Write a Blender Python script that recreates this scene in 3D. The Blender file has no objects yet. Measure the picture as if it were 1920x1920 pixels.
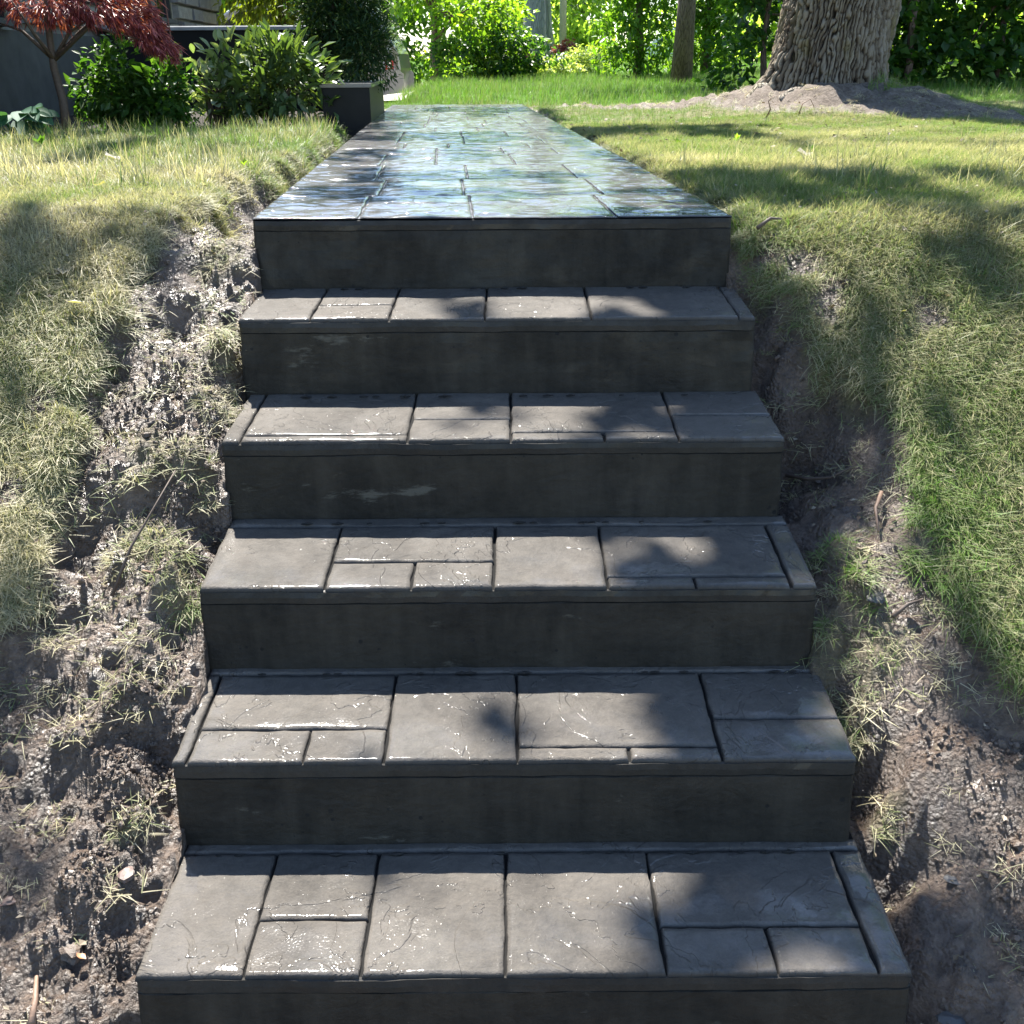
import bpy, math, random
import numpy as np
from mathutils import Matrix, Vector

rng = np.random.default_rng(7)
random.seed(7)
S = bpy.context.scene
COL = S.collection

# ------------------------------------------------------------------ camera, sky, sun, exposure
cam = bpy.data.objects.new('camera', bpy.data.cameras.new('camera'))
COL.objects.link(cam)
cam.data.sensor_width = 36.0
cam.data.lens = 36.0
cam.data.clip_start = 0.05
cam.data.clip_end = 900.0
PITCH = math.atan2(843, 1920)
cam.matrix_world = (Matrix.Translation((0, 0, 1.5)) @ Matrix.Rotation(math.pi / 2 - PITCH, 4, 'X')
                    @ Matrix.Rotation(-0.006, 4, 'Z'))
S.camera = cam

SUN_ELEV, SUN_AZ = math.radians(57.0), math.radians(-18.5)      # azimuth from +Y towards +X
sun_to = Vector((math.cos(SUN_ELEV) * math.sin(SUN_AZ), math.cos(SUN_ELEV) * math.cos(SUN_AZ), math.sin(SUN_ELEV)))
W = bpy.data.worlds.new('World')
S.world = W
W.use_nodes = True
wn = W.node_tree.nodes
sky = wn.new('ShaderNodeTexSky')
sky.sky_type = 'NISHITA'
sky.sun_disc = False
sky.sun_elevation = SUN_ELEV
sky.sun_rotation = SUN_AZ
sky.air_density = 1.0
sky.dust_density = 0.25
sky.ozone_density = 2.0
bg = wn['Background']
bg.inputs['Strength'].default_value = 0.09
W.node_tree.links.new(sky.outputs['Color'], bg.inputs['Color'])
sun = bpy.data.objects.new('sun', bpy.data.lights.new('sun', 'SUN'))
COL.objects.link(sun)
sun.data.energy = 5.0
sun.data.angle = math.radians(0.53)
sun.data.color = (1.0, 0.95, 0.87)
sun.rotation_euler = sun_to.to_track_quat('Z', 'Y').to_euler()
sun.location = (-3, 12, 20)
S.view_settings.view_transform = 'Standard'
S.view_settings.look = 'None'
S.view_settings.gamma = 1
S.view_settings.use_curve_mapping = False
S.view_settings.exposure = 1.95
S.render.film_transparent = False
S.cycles.max_bounces = 8
S.cycles.transmission_bounces = 4
S.cycles.transparent_max_bounces = 8
S.cycles.sample_clamp_indirect = 6.0

# ------------------------------------------------------------------ helpers
def lattice(ix, iy, seed):
    h = (ix.astype(np.int64) * 374761393 + iy.astype(np.int64) * 668265263 + seed * 982451653) & 0xffffffff
    h = ((h ^ (h >> 13)) * 1274126177) & 0xffffffff
    return ((h ^ (h >> 16)) & 0xffff) / 65535.0

def vnoise(x, y, seed=0):
    x = np.asarray(x, float); y = np.asarray(y, float)
    ix, iy = np.floor(x), np.floor(y)
    fx, fy = x - ix, y - iy
    fx = fx * fx * (3 - 2 * fx); fy = fy * fy * (3 - 2 * fy)
    ix = ix.astype(np.int64); iy = iy.astype(np.int64)
    a, b = lattice(ix, iy, seed), lattice(ix + 1, iy, seed)
    c, d = lattice(ix, iy + 1, seed), lattice(ix + 1, iy + 1, seed)
    return (a * (1 - fx) + b * fx) * (1 - fy) + (c * (1 - fx) + d * fx) * fy

def fbm(x, y, octaves=4, seed=0, gain=0.5):
    s, a, n = 0.0, 1.0, 0.0
    for i in range(octaves):
        s = s + a * (vnoise(x * 2 ** i, y * 2 ** i, seed + i * 17) - 0.5)
        n += a; a *= gain
    return s / n * 2.0

def sstep(a, b, x):
    t = np.clip((np.asarray(x, float) - a) / (b - a), 0, 1)
    return t * t * (3 - 2 * t)

def unit(v):
    return v / np.maximum(np.linalg.norm(v, axis=-1, keepdims=True), 1e-9)

def mesh_data(name, V, F, mat=None, smooth=False, attrs=None):
    V = np.asarray(V, np.float32)
    me = bpy.data.meshes.new(name)
    if isinstance(F, np.ndarray):
        n, k = F.shape
        me.vertices.add(len(V)); me.vertices.foreach_set('co', V.ravel())
        me.loops.add(n * k); me.polygons.add(n)
        me.polygons.foreach_set('loop_start', np.arange(0, n * k, k, dtype=np.int32))
        me.loops.foreach_set('vertex_index', F.astype(np.int32).ravel())
        me.update(calc_edges=True)
    else:
        me.from_pydata([tuple(map(float, v)) for v in V], [], [tuple(map(int, f)) for f in F])
        me.update()
    me.validate()
    if smooth:
        me.polygons.foreach_set('use_smooth', np.ones(len(me.polygons), bool))
    for k_, a in (attrs or {}).items():
        at = me.attributes.new(k_, 'FLOAT', 'POINT')
        at.data.foreach_set('value', np.asarray(a, np.float32))
    if mat:
        me.materials.append(mat)
    return me

def tag(o, label=None, cat=None, group=None, kind=None):
    if label: o['label'] = label
    if cat: o['category'] = cat
    if group: o['group'] = group
    if kind: o['kind'] = kind
    return o

def add(name, me, parent=None, loc=(0, 0, 0)):
    o = bpy.data.objects.new(name, me)
    COL.objects.link(o)
    o.location = loc
    if parent: o.parent = parent
    return o

def obj(name, V, F, mat, parent=None, base=None, smooth=False, attrs=None):
    """one mesh object; V in world coordinates, base = world position of its thing's Empty"""
    if base is not None:
        V = np.asarray(V, float) - np.asarray(base, float)
    return add(name, mesh_data(name, V, F, mat, smooth, attrs), parent)

def thing(name, label, cat, loc, group=None, rz=0):
    o = bpy.data.objects.new(name, None)
    o.empty_display_size = 0.1
    COL.objects.link(o)
    o.location = loc; o.rotation_euler = (0, 0, rz)
    return tag(o, label, cat, group)

class MB:
    def __init__(self): self.V = []; self.F = []
    def put(self, V, F):
        n = len(self.V)
        self.V += [tuple(v) for v in V]; self.F += [tuple(i + n for i in f) for f in F]
        return self
    def box(self, a, b, bev=0.0):
        (x0, y0, z0), (x1, y1, z1) = a, b
        if bev <= 0:
            return self.put([(x0, y0, z0), (x1, y0, z0), (x1, y1, z0), (x0, y1, z0), (x0, y0, z1), (x1, y0, z1), (x1, y1, z1), (x0, y1, z1)],
                            [(3, 2, 1, 0), (4, 5, 6, 7), (0, 1, 5, 4), (1, 2, 6, 5), (2, 3, 7, 6), (3, 0, 4, 7)])
        e = bev
        r = [((x0 + e, y0, ), (x1 - e, y0), (x1, y0 + e), (x1, y1 - e), (x1 - e, y1), (x0 + e, y1), (x0, y1 - e), (x0, y0 + e))][0]
        ri = ((x0 + e, y0 + e), (x1 - e, y0 + e), (x1 - e, y0 + e), (x1 - e, y1 - e), (x1 - e, y1 - e), (x0 + e, y1 - e), (x0 + e, y1 - e), (x0 + e, y0 + e))
        V = [(*p, z0) for p in r] + [(*p, z1 - e) for p in r] + [(*p, z1) for p in ri]
        F = []
        for L in (0, 8):
            for i in range(8):
                j = (i + 1) % 8
                F.append((L + i, L + j, L + 8 + j, L + 8 + i))
        F.append(tuple(range(16, 24))); F.append(tuple(range(7, -1, -1)))
        return self.put(V, F)
    def tube(self, pts, radii, n=8, cap=True, wob=0.0):
        pts = [Vector(p) for p in pts]
        k = len(pts); V = []; F = []
        for i, p in enumerate(pts):
            t = (pts[min(i + 1, k - 1)] - pts[max(i - 1, 0)]).normalized()
            up = Vector((0, 0, 1)) if abs(t.z) < 0.9 else Vector((0, 1, 0))
            a = t.cross(up).normalized(); b = t.cross(a)
            for j in range(n):
                th = 2 * math.pi * j / n
                r = radii[i] * (1 + wob * random.uniform(-1, 1))
                q = p + a * math.cos(th) * r + b * math.sin(th) * r
                V.append(tuple(q))
        for i in range(k - 1):
            for j in range(n):
                j2 = (j + 1) % n
                F.append((i * n + j, i * n + j2, (i + 1) * n + j2, (i + 1) * n + j))
        if cap:
            F.append(tuple(range(n))[::-1]); F.append(tuple((k - 1) * n + j for j in range(n)))
        return self.put(V, F)
    def build(self, name, mat, parent=None, base=None, smooth=False):
        return obj(name, self.V, self.F, mat, parent, base, smooth)

# ------------------------------------------------------------------ materials
class Mat:
    def __init__(self, name):
        self.m = bpy.data.materials.new(name)
        self.m.use_nodes = True
        self.t = self.m.node_tree
        self.N = self.t.nodes
        self.bsdf = self.N['Principled BSDF']
        self.out = self.N['Material Output']
    def n(self, typ, **kw):
        x = self.N.new(typ)
        for k, v in kw.items():
            if k in x.inputs.keys(): 
                if hasattr(v, 'links') or isinstance(v, bpy.types.NodeSocket): self.t.links.new(v, x.inputs[k])
                else: x.inputs[k].default_value = v
            else: setattr(x, k, v)
        return x
    def link(self, a, b): self.t.links.new(a, b)
    def set(self, **kw):
        for k, v in kw.items():
            k = k.replace('_', ' ')
            if isinstance(v, bpy.types.NodeSocket): self.link(v, self.bsdf.inputs[k])
            else: self.bsdf.inputs[k].default_value = v
    def pos(self):
        return self.n('ShaderNodeNewGeometry').outputs['Position']
    def noise(self, vec, scale, detail=4, rough=0.55, dist=0.0):
        x = self.n('ShaderNodeTexNoise', Scale=scale, Detail=detail, Roughness=rough, Distortion=dist)
        self.link(vec, x.inputs['Vector']); return x.outputs['Fac']
    def ramp(self, fac, stops, interp='LINEAR'):
        x = self.n('ShaderNodeValToRGB')
        cr = x.color_ramp; cr.interpolation = interp
        while len(cr.elements) < len(stops): cr.elements.new(0.5)
        for e, (p, c) in zip(cr.elements, stops):
            e.position = p
            e.color = (*c, 1) if isinstance(c, (tuple, list)) else (c, c, c, 1)
        self.link(fac, x.inputs['Fac']); return x.outputs['Color']
    def math(self, op, a, b=0.0, clamp=False):
        x = self.n('ShaderNodeMath', operation=op, use_clamp=clamp)
        for i, v in enumerate((a, b)):
            if isinstance(v, bpy.types.NodeSocket): self.link(v, x.inputs[i])
            else: x.inputs[i].default_value = v
        return x.outputs[0]
    def mix(self, fac, a, b, blend='MIX'):
        x = self.n('ShaderNodeMix', data_type='RGBA', blend_type=blend)
        for i, v in ((0, fac), (6, a), (7, b)):
            if isinstance(v, bpy.types.NodeSocket): self.link(v, x.inputs[i])
            elif i == 0: x.inputs[0].default_value = v
            else: x.inputs[i].default_value = (*v, 1)
        return x.outputs[2]
    def bump(self, h, strength=0.5, dist=0.01, normal=None):
        x = self.n('ShaderNodeBump', Strength=strength, Distance=dist)
        self.link(h, x.inputs['Height'])
        if normal: self.link(normal, x.inputs['Normal'])
        return x.outputs['Normal']
    def attr(self, name, inst=False):
        return self.n('ShaderNodeAttribute', attribute_name=name, attribute_type='INSTANCER' if inst else 'GEOMETRY').outputs['Fac']
    def mapping(self, vec, scale):
        x = self.n('ShaderNodeMapping'); x.inputs['Scale'].default_value = scale
        self.link(vec, x.inputs['Vector']); return x.outputs['Vector']

def simple(name, col, rough=0.6, metal=0.0, var=0.25, scale=20.0, bump=0.2, bdist=0.004, coat=0.0, spec=0.5):
    M = Mat(name); p = M.pos()
    f = M.noise(p, scale, 5)
    c = M.ramp(f, [(0.25, tuple(x * (1 - var) for x in col)), (0.75, tuple(min(1, x * (1 + var)) for x in col))])
    M.set(Base_Color=c, Roughness=rough, Metallic=metal, Coat_Weight=coat, Specular_IOR_Level=spec)
    if bump: M.set(Normal=M.bump(M.noise(p, scale * 4, 4), bump, bdist))
    return M.m

def leafmat(name, stops, trans=0.45, rough=0.45, inst=False, spec=0.4):
    """thin leaf: reflects and lets light through; colour by a per-leaf random value"""
    M = Mat(name)
    f = M.attr('tint')
    if inst:
        g = M.attr('tint', True)
        f = M.math('ADD', M.math('MULTIPLY', M.math('SUBTRACT', f, 0.5), 0.45), g, True)
    c = M.ramp(f, stops)
    M.set(Base_Color=c, Roughness=rough, Specular_IOR_Level=spec)
    tr = M.n('ShaderNodeBsdfTranslucent')
    tc = M.mix(1.0, c, (1.25, 1.3, 0.85) if inst else (2.0, 2.1, 0.6), 'MULTIPLY')
    M.link(tc, tr.inputs['Color'])
    mx = M.n('ShaderNodeMixShader', Fac=trans)
    M.link(M.bsdf.outputs[0], mx.inputs[1]); M.link(tr.outputs[0], mx.inputs[2])
    M.link(mx.outputs[0], M.out.inputs['Surface'])
    return M.m

def concrete(name, lo, hi, wet=0.6, scuff=0.0, stretch=(1, 1, 1), droplets=True, edge_wet=False, ripple=False, joint=False):
    M = Mat(name); p = M.pos()
    q = M.mapping(p, stretch)
    big = M.noise(q, 3.2, 6, 0.62)
    fine = M.noise(q, 45, 5, 0.6)
    f = M.math('ADD', M.math('MULTIPLY', big, 0.58), M.math('ADD', M.math('MULTIPLY', fine, 0.24), M.math('MULTIPLY', M.noise(q, 220, 3, 0.7), 0.18)))
    c = M.ramp(f, [(0.33, lo), (0.50, tuple((a + b) / 2 for a, b in zip(lo, hi))), (0.67, hi)])
    if scuff:
        s = M.noise(M.mapping(p, (1.0, 1.0, 3.2)), 3.6, 7, 0.70)
        sm = M.ramp(s, [(0.64, 0.0), (0.70, 1.0)])
        c = M.mix(M.math('MULTIPLY', sm, scuff), c, (0.10, 0.096, 0.080))
        st_ = M.ramp(M.noise(M.mapping(p, (9, 9, .9)), 2.0, 5, .6), [(.45, 0.0), (.75, 1.0)])
        c = M.mix(M.math('MULTIPLY', st_, .35), c, (0.075, 0.066, 0.052))
        # air holes in the cast face
        v = M.n('ShaderNodeTexVoronoi', Scale=44.0, Randomness=1.0); M.link(p, v.inputs['Vector'])
        v2 = M.noise(p, 9, 3)
        hole = M.math('MULTIPLY', M.math('LESS_THAN', v.outputs['Distance'], M.math('MULTIPLY', M.math('POWER', M.n('ShaderNodeSeparateColor', Color=v.outputs['Color']).outputs[1], 2.5), .24)), M.math('GREATER_THAN', v2, 0.51))
        c = M.mix(hole, c, (0.012, 0.012, 0.012))
    if joint:
        c = M.mix(M.math('SUBTRACT', 1.0, M.attr('joint')), c, (0.055, 0.056, 0.06) if ripple else (0.02, 0.02, 0.02))
    wn_ = M.noise(p, 5.5, 6, 0.66, 0.6)
    wetm = M.ramp(wn_, [(0.40, 0.0), (0.60, 1.0)])
    rough = M.math('SUBTRACT', 0.62, M.math('MULTIPLY', wetm, 0.30))
    n1 = M.bump(M.math('ADD', M.math('MULTIPLY', M.noise(p, 90, 6, 0.7), 0.8), M.math('MULTIPLY', M.noise(q, 11, 6, 0.55, 1.2), 1.3)), 0.7, 0.006)
    if joint:
        led = M.ramp(M.noise(p, 4.2, 5, .55, 1.0), [(.485, 0.0), (.497, 1.0)])
        led2 = M.ramp(M.noise(p, 6.5, 5, .55, .6), [(.57, 0.0), (.58, 1.0)])
        led = M.math('ADD', led, led2)
        n1 = M.bump(led, 0.8, 0.0022, n1)
    M.set(Base_Color=c, Roughness=M.math('ADD', rough, 0.22), Specular_IOR_Level=0.2, Normal=n1)
    # thin wet film on top with its own ripple and drops
    film = M.noise(p, 17, 3, 0.5, .6)
    hgt = M.math('MULTIPLY', film, 0.42)
    if droplets:
        vd = M.n('ShaderNodeTexVoronoi', Scale=150.0, Randomness=1.0); M.link(p, vd.inputs['Vector'])
        drop = M.ramp(vd.outputs['Distance'], [(0.0, 1.0), (0.26, 0.0)], 'EASE')
        few = M.ramp(M.noise(p, 6, 4, .65), [(0.40, 0.0), (0.54, 1.0)])
        sel = M.math('GREATER_THAN', M.n('ShaderNodeSeparateColor', Color=vd.outputs['Color']).outputs[0], 0.62)
        dm = M.math('MULTIPLY', M.math('MULTIPLY', drop, few), sel)
        hgt = M.math('ADD', hgt, M.math('MULTIPLY', dm, .40))
    n2 = M.bump(hgt, 0.55, 0.004)
    if droplets: n2 = M.bump(M.noise(p, 260, 1, 0.5), 0.55, 0.00042, n2)
    if joint: n2 = M.bump(led, 0.8, 0.0018, n2)
    if ripple: n2 = M.bump(M.noise(p, 30, 3, 0.5, .8), 0.5, 0.002, n2); M.set(Coat_IOR=1.8); wetm = M.math('MAXIMUM', wetm, 0.8)
    wc = M.math('MULTIPLY', M.math('ADD', M.math('MULTIPLY', wetm, 0.85), 0.15), wet, True)
    if droplets: wc = M.math('MAXIMUM', wc, M.math('MULTIPLY', M.math('GREATER_THAN', dm, 0.25), .8))
    if joint: wc = M.math('MULTIPLY', wc, M.math('POWER', M.attr('joint'), 2.0))
    M.set(Coat_Weight=wc, Coat_Normal=n2)
    cr = M.math('SUBTRACT', 0.13, M.math('MULTIPLY', wetm, 0.09))
    if droplets: cr = M.math('MULTIPLY', cr, M.math('SUBTRACT', 1.0, M.math('MULTIPLY', M.math('GREATER_THAN', dm, 0.25), 0.6)))
    if edge_wet:
        # sealer still lying wet along the right-hand edge of the steps
        sp = M.n('ShaderNodeSeparateXYZ'); M.link(p, sp.inputs[0])
        e = M.math('ADD', sp.outputs['X'], M.math('MULTIPLY', M.math('SUBTRACT', M.noise(p, 13, 5, 0.65), 0.5), 0.75))
        em = M.ramp(e, [(0.50, 0.0), (0.56, 1.0)])
        cr = M.math('MAXIMUM', M.math('SUBTRACT', cr, M.math('MULTIPLY', em, 0.2)), 0.05)
        M.set(Coat_Weight=M.math('MULTIPLY', M.math('MAXIMUM', wc, em), M.math('POWER', M.attr('joint'), 2.0)))
    M.set(Coat_Roughness=cr)
    return M.m

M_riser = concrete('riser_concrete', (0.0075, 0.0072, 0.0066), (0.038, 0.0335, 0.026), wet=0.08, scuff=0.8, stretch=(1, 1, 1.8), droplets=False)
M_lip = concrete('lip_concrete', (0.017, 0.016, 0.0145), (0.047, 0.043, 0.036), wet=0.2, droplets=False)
M_tread = concrete('stamped_concrete', (0.041, 0.038, 0.034), (0.124, 0.111, 0.096), wet=0.6, edge_wet=True, joint=True)
M_walk = concrete('walkway_concrete', (0.028, 0.027, 0.027), (0.075, 0.072, 0.067), wet=1.0, ripple=True, joint=True)
M_joint = simple('joint_concrete', (0.012, 0.012, 0.012), 0.9, bump=0.3, spec=.1)

def ground_material():
    M = Mat('ground_soil_and_turf'); p = M.pos()
    mud_a = M.noise(p, 9, 6, 0.65); mud_b = M.noise(p, 70, 5, 0.65)
    f = M.math('ADD', M.math('MULTIPLY', mud_a, 0.6), M.math('MULTIPLY', mud_b, 0.4))
    mud = M.ramp(f, [(0.33, (0.034, 0.023, 0.016)), (0.5, (0.098, 0.069, 0.050)), (0.68, (0.20, 0.150, 0.115))])
    th = M.noise(p, 40, 5, 0.7)
    turf = M.ramp(th, [(0.3, (0.06, 0.06, 0.024)), (0.55, (0.17, 0.155, 0.07)), (0.75, (0.32, 0.28, 0.15))])
    far = M.ramp(th, [(0.3, (0.05, 0.11, 0.010)), (0.7, (0.12, 0.22, 0.022))])
    sp = M.n('ShaderNodeSeparateXYZ'); M.link(p, sp.inputs[0])
    fy = M.ramp(M.math('MULTIPLY', sp.outputs['Y'], 0.05), [(0.47, 0.0), (0.56, 1.0)])
    turf = M.mix(fy, turf, far)
    mulch = M.ramp(th, [(0.3, (0.010, 0.008, 0.006)), (0.7, (0.045, 0.034, 0.026))])
    dust = M.ramp(M.math('ADD', M.math('MULTIPLY', th, .5), M.math('MULTIPLY', M.noise(p, 8, 6, .7), .5)), [(0.34, (0.045, 0.035, 0.027)), (0.5, (0.13, 0.105, 0.085)), (0.66, (0.24, 0.205, 0.172))])
    c = M.mix(M.attr('grass'), mud, turf)
    c = M.mix(M.attr('dust'), c, dust)
    c = M.mix(M.attr('mulch'), c, mulch)
    dry = M.math('MAXIMUM', M.math('MAXIMUM', M.attr('grass'), M.attr('dust')), M.attr('mulch'))
    wet = M.ramp(M.noise(p, 12, 5, 0.6), [(0.36, 0.55), (0.62, 0.24)])
    r = M.mix(dry, wet, (0.85, 0.85, 0.85))
    M.set(Base_Color=c, Roughness=r, Specular_IOR_Level=M.mix(dry, (0.75, 0.75, 0.75), (0.25, 0.25, 0.25)))
    vc = M.n('ShaderNodeTexVoronoi', Scale=120.0, Randomness=1.0); M.link(p, vc.inputs['Vector'])
    cr_ = M.math('MULTIPLY', M.math('SUBTRACT', 1.0, M.math('MULTIPLY', vc.outputs['Distance'], 1.3)), M.ramp(M.noise(p, 16, 4, .6), [(.35, 0.15), (.6, 1.0)]))
    h = M.math('ADD', M.noise(p, 55, 6, 0.7), M.math('MULTIPLY', cr_, 0.38))
    M.set(Normal=M.bump(h, 1.0, 0.017))
    return M.m
M_ground = ground_material()

# ------------------------------------------------------------------ staircase geometry (measured)
SX = [-.656, -.642, -.629, -.619, -.609, -.596]              # left edge of each step
SY = [2.682, 2.390, 2.090, 1.786, 1.489, 1.1745]             # front edge
SZ = [1.142, .9495, .753, .5545, .364, .1955]                # top of front edge
BY = [None, 2.666, 2.362, 2.062, 1.764, 1.462]               # back of tread
BZ = [None, .967, .7735, .5785, .3845, .1975]
SW = 1.22
AX = -0.0583                                                 # the walkway runs slightly to the left
W_LEN = 7.62
def walk_left(y): return -.656 + AX * (np.asarray(y, float) - 2.68)

# ------------------------------------------------------------------ ground
BT_X = 2.43
YL = [0.6, 1.3, 1.69, 1.81, 1.97, 2.15, 2.29, 2.48, 2.71, 3.2, 3.5, 4.28, 5.9, 7.5, 11, 12]
XL = [-1.3, -1.10, -.99, -.94, -.98, -.93, -.95, -.95, -.87, -.84, -.93, -.86, -1.0, -1.10, -1.35, -1.3]
YR = [0.6, 1.4, 1.62, 1.72, 1.8, 1.96, 2.14, 2.26, 2.41, 2.6, 2.7, 3.0, 4.3, 6.2, 10.4, 12]
XR = [1.5, 1.2, .97, .88, .85, .85, 0.89, .84, .73, .64, .62, .60, .51, .40, .17, .1]
TUFT = [(.63, 1.77, .06), (.71, 1.72, .05), (.68, 1.50, .03), (.68, 1.93, .05), (.70, 1.83, .05),
        (-.69, 2.27, .06), (-.70, 2.10, .05), (-.80, 2.12, .06), (-.69, 1.43, .03),
        (-.67, 1.83, .05), (-.70, 2.43, .05), (-.74, 2.66, .07), (-.80, 1.95, .06), (-.72, 1.92, .05), (.66, 1.66, .045)]
BARE = [(.74, 2.60, .05), (.78, 2.50, .055), (1.0, 2.43, .05), (.80, 2.08, .06), (.79, 2.17, .04), (.66, 2.66, .04), (-.97, 2.40, .04), (-1.06, 2.0, .04), (-1.05, 2.2, .04)]

def grass_mask(x, y):
    n = fbm(x * 9, y * 9, 4, 3) * 0.07 + fbm(x * 40, y * 40, 2, 5) * 0.02
    d = np.maximum(np.interp(y, YL, XL) - x, x - np.interp(y, YR, XR)) + n
    m = sstep(-0.015, 0.045, d)
    n2 = fbm(x * 45, y * 45, 3, 11) * 0.5
    for tx, ty, r in TUFT:
        m = np.maximum(m, 0.34 * sstep(1.15, 0.6, np.hypot(x - tx, y - ty) / r + n2))
    for tx, ty, r in BARE:
        m = m * (1 - sstep(1.2, 0.7, np.hypot(x - tx, (y - ty)) / r + n2))
    # beyond the end of the walkway the lawn closes across
    m = np.maximum(m, sstep(10.55, 10.8, y + fbm(x * 3, y * 3, 3, 9) * .15))
    m = m * (1 - dust_mask(x, y)) * (1 - mulch_mask(x, y))
    m = np.where((x > walk_left(y) - .02) & (x < walk_left(y) + SW + .03) & (y < 10.32) & (y > 2.6), 0, m)
    return m

def dust_mask(x, y):
    n = fbm(x * 2.3, y * 2.3, 4, 21) * 0.30 + fbm(x * 9, y * 9, 3, 22) * .10
    yn = np.interp(x, [-.2, .25, 1.0, 1.5, 2.1, 2.8, 3.6, 4.8], [10.6, 10.2, 9.3, 8.2, 7.35, 7.05, 6.8, 6.4])
    yf = np.interp(x, [-.2, .25, 1.0, 1.5, 2.0, 3.0, 3.6, 4.4], [10.9, 10.8, 10.2, 9.9, 9.5, 9.0, 7.5, 7.1])
    return sstep(-.18, .10, y - yn + n) * sstep(-.2, .12, yf - y + n) * sstep(-.4, .3, x)

def mulch_mask(x, y):
    n = fbm(x * 3, y * 3, 3, 31) * 0.12
    return sstep(-0.05, 0.08, np.minimum(y - 6.55 - .12 * (x + 3) + n, -(x + 1.32) + n * .6 - .05 * (y - 7))) * sstep(14.5, 13.5, y)

def ground_z(x, y):
    x = np.asarray(x, float); y = np.asarray(y, float)
    zn = 1.142 - .63 * (2.68 - y)
    slope = zn - .075
    lawn = 1.095 + 0.0 * x
    k = .10
    h = np.clip(.5 + .5 * (lawn - slope) / k, 0, 1)
    z = lawn * (1 - h) + slope * h - k * h * (1 - h)
    k = .08
    h = np.clip(.5 + .5 * (z - 0.01) / k, 0, 1)
    z = 0.01 * (1 - h) + z * h + k * h * (1 - h)
    # banks: turf stands above the dug-out edge
    d = np.maximum(np.interp(y, YL, XL) - x, x - np.interp(y, YR, XR)) + fbm(x * 9, y * 9, 4, 3) * .07
    near = sstep(11, 9, y)
    z = z + near * (np.where(x < 0, .055, .040) * sstep(-.02, .06, d) - .012) + np.where(x < 0, .05, .015) * sstep(0, .6, d) * sstep(3.2, 2.2, y)
    for tx, ty, r in TUFT:
        z = z + .028 * np.exp(-((x - tx) ** 2 + (y - ty) ** 2) / (r * r * .6))
    # lumps of turned earth
    dug = sstep(.10, -.03, d) * sstep(3.6, 2.9, y)
    rid = 1 - np.abs(fbm(x * 11 + fbm(x * 20, y * 20, 2, 46) * .6, y * 11, 3, 44)) * 2
    lumpy = sstep(.55, .9, rid)
    left_rough = np.where(x < 0, 1.0, .55)
    z = z + dug * left_rough * (fbm(x * 6, y * 6, 3, 41) * .050 - lumpy * .014 + fbm(x * 22, y * 22, 3, 42) * .026 + np.maximum(fbm(x * 48, y * 48, 2, 43), -.1) * .022)
    for hx, hy, r, dep in ((-.80, 2.47, .06, .06), (-.78, 2.63, .05, .05), (-.90, 1.95, .07, .06), (-.80, 2.0, .06, .05), (-.86, 1.66, .06, .06), (-.84, 1.50, .07, .05),
                           (-.63, 1.17, .05, .06), (.70, 2.28, .10, .10), (.66, 1.58, .05, .06), (.72, 1.37, .06, .05), (.69, 1.42, .05, .05), (-.90, 1.80, .05, .04)):
        z = z - dep * np.exp(-((x - hx) ** 2 + (y - hy) ** 2) / (r * r))
    xs_ = np.interp(y, SY[::-1], SX[::-1])
    gr_ = x - (xs_ + SW); gl_ = xs_ - x
    on = sstep(2.75, 2.6, y) * sstep(.9, 1.15, y)
    tw = .5 + fbm(x * 0 + 3.3, y * 4.5, 3, 63) * .9
    z = z - on * sstep(.13, .02, gr_ + fbm(x * 12, y * 12, 3, 64) * .05) * (.05 + .10 * np.clip(tw, 0, 1)) * (gr_ > -.1)
    z = z - on * .15 * np.exp(-((y - 2.22) / .17) ** 2) * sstep(.24, .06, np.abs(gr_ - .06) + fbm(x * 9, y * 9, 3, 66) * .05)
    z = z - on * sstep(.08, .01, gl_ + fbm(x * 12, y * 12, 3, 65) * .05) * (.02 + .07 * np.clip(.3 + fbm(x * 0 + 8.1, y * 5.5, 3, 67), 0, 1)) * (gl_ > -.1)
    z = z + fbm(x * 1.1, y * 1.1, 4, 51) * .035 * sstep(2.6, 4.5, y) + fbm(x * 5, y * 5, 3, 52) * .012
    # trench beside the walkway
    tl = walk_left(y) - x
    tr = x - (walk_left(y) + SW)
    z = z - near * sstep(2.7, 3.1, y) * (.10 * sstep(.20, .08, np.abs(tl - .02) + fbm(x * 7, y * 7, 3, 61) * .08) + .07 * sstep(.09, .03, np.abs(tr) + fbm(x * 9, y * 9, 3, 62) * .03))
    # mound round the foot of the big tree, and the rise beyond
    z = z + .26 * np.exp(-(((x - 2.43) / .95) ** 2 + ((y - 8.55) / .95) ** 2) ** 1.2) * (1 + .5 * fbm(x * 4, y * 4, 4, 71)) + dust_mask(x, y) * (fbm(x * 9, y * 9, 4, 72) * .05 + fbm(x * 25, y * 25, 3, 73) * .03)
    z = z + .10 * sstep(2.0, 6.0, x) * sstep(6, 12, y)
    yy = np.clip(y, 11.5, 38) - 11.5
    z = z + .008 * yy + .0003 * yy * yy - .55 * sstep(5, 7, x) * sstep(28, 34, y)
    # the drive falls away on the left
    z = z - .33 * sstep(-1.15, -1.9, x) * sstep(13.2, 16.5, y) * sstep(30, 22, y)
    # room for the staircase and the walkway slab
    xl_ = np.interp(y, SY[::-1], SX[::-1])
    inside = (x > xl_ + .012) & (x < xl_ + SW - .012) & (y > 1.19) & (y < 2.75)
    z = np.where(inside, z - .45, z)
    z = np.where((x > -.63) & (x < .64) & (y > .5) & (y <= 1.19), np.minimum(z - .10, -.03), z)
    ins2 = (tl < -.012) & (tr < -.012) & (y >= 2.70) & (y < 10.28)
    z = np.where(ins2, np.minimum(z, .98), z)
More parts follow.
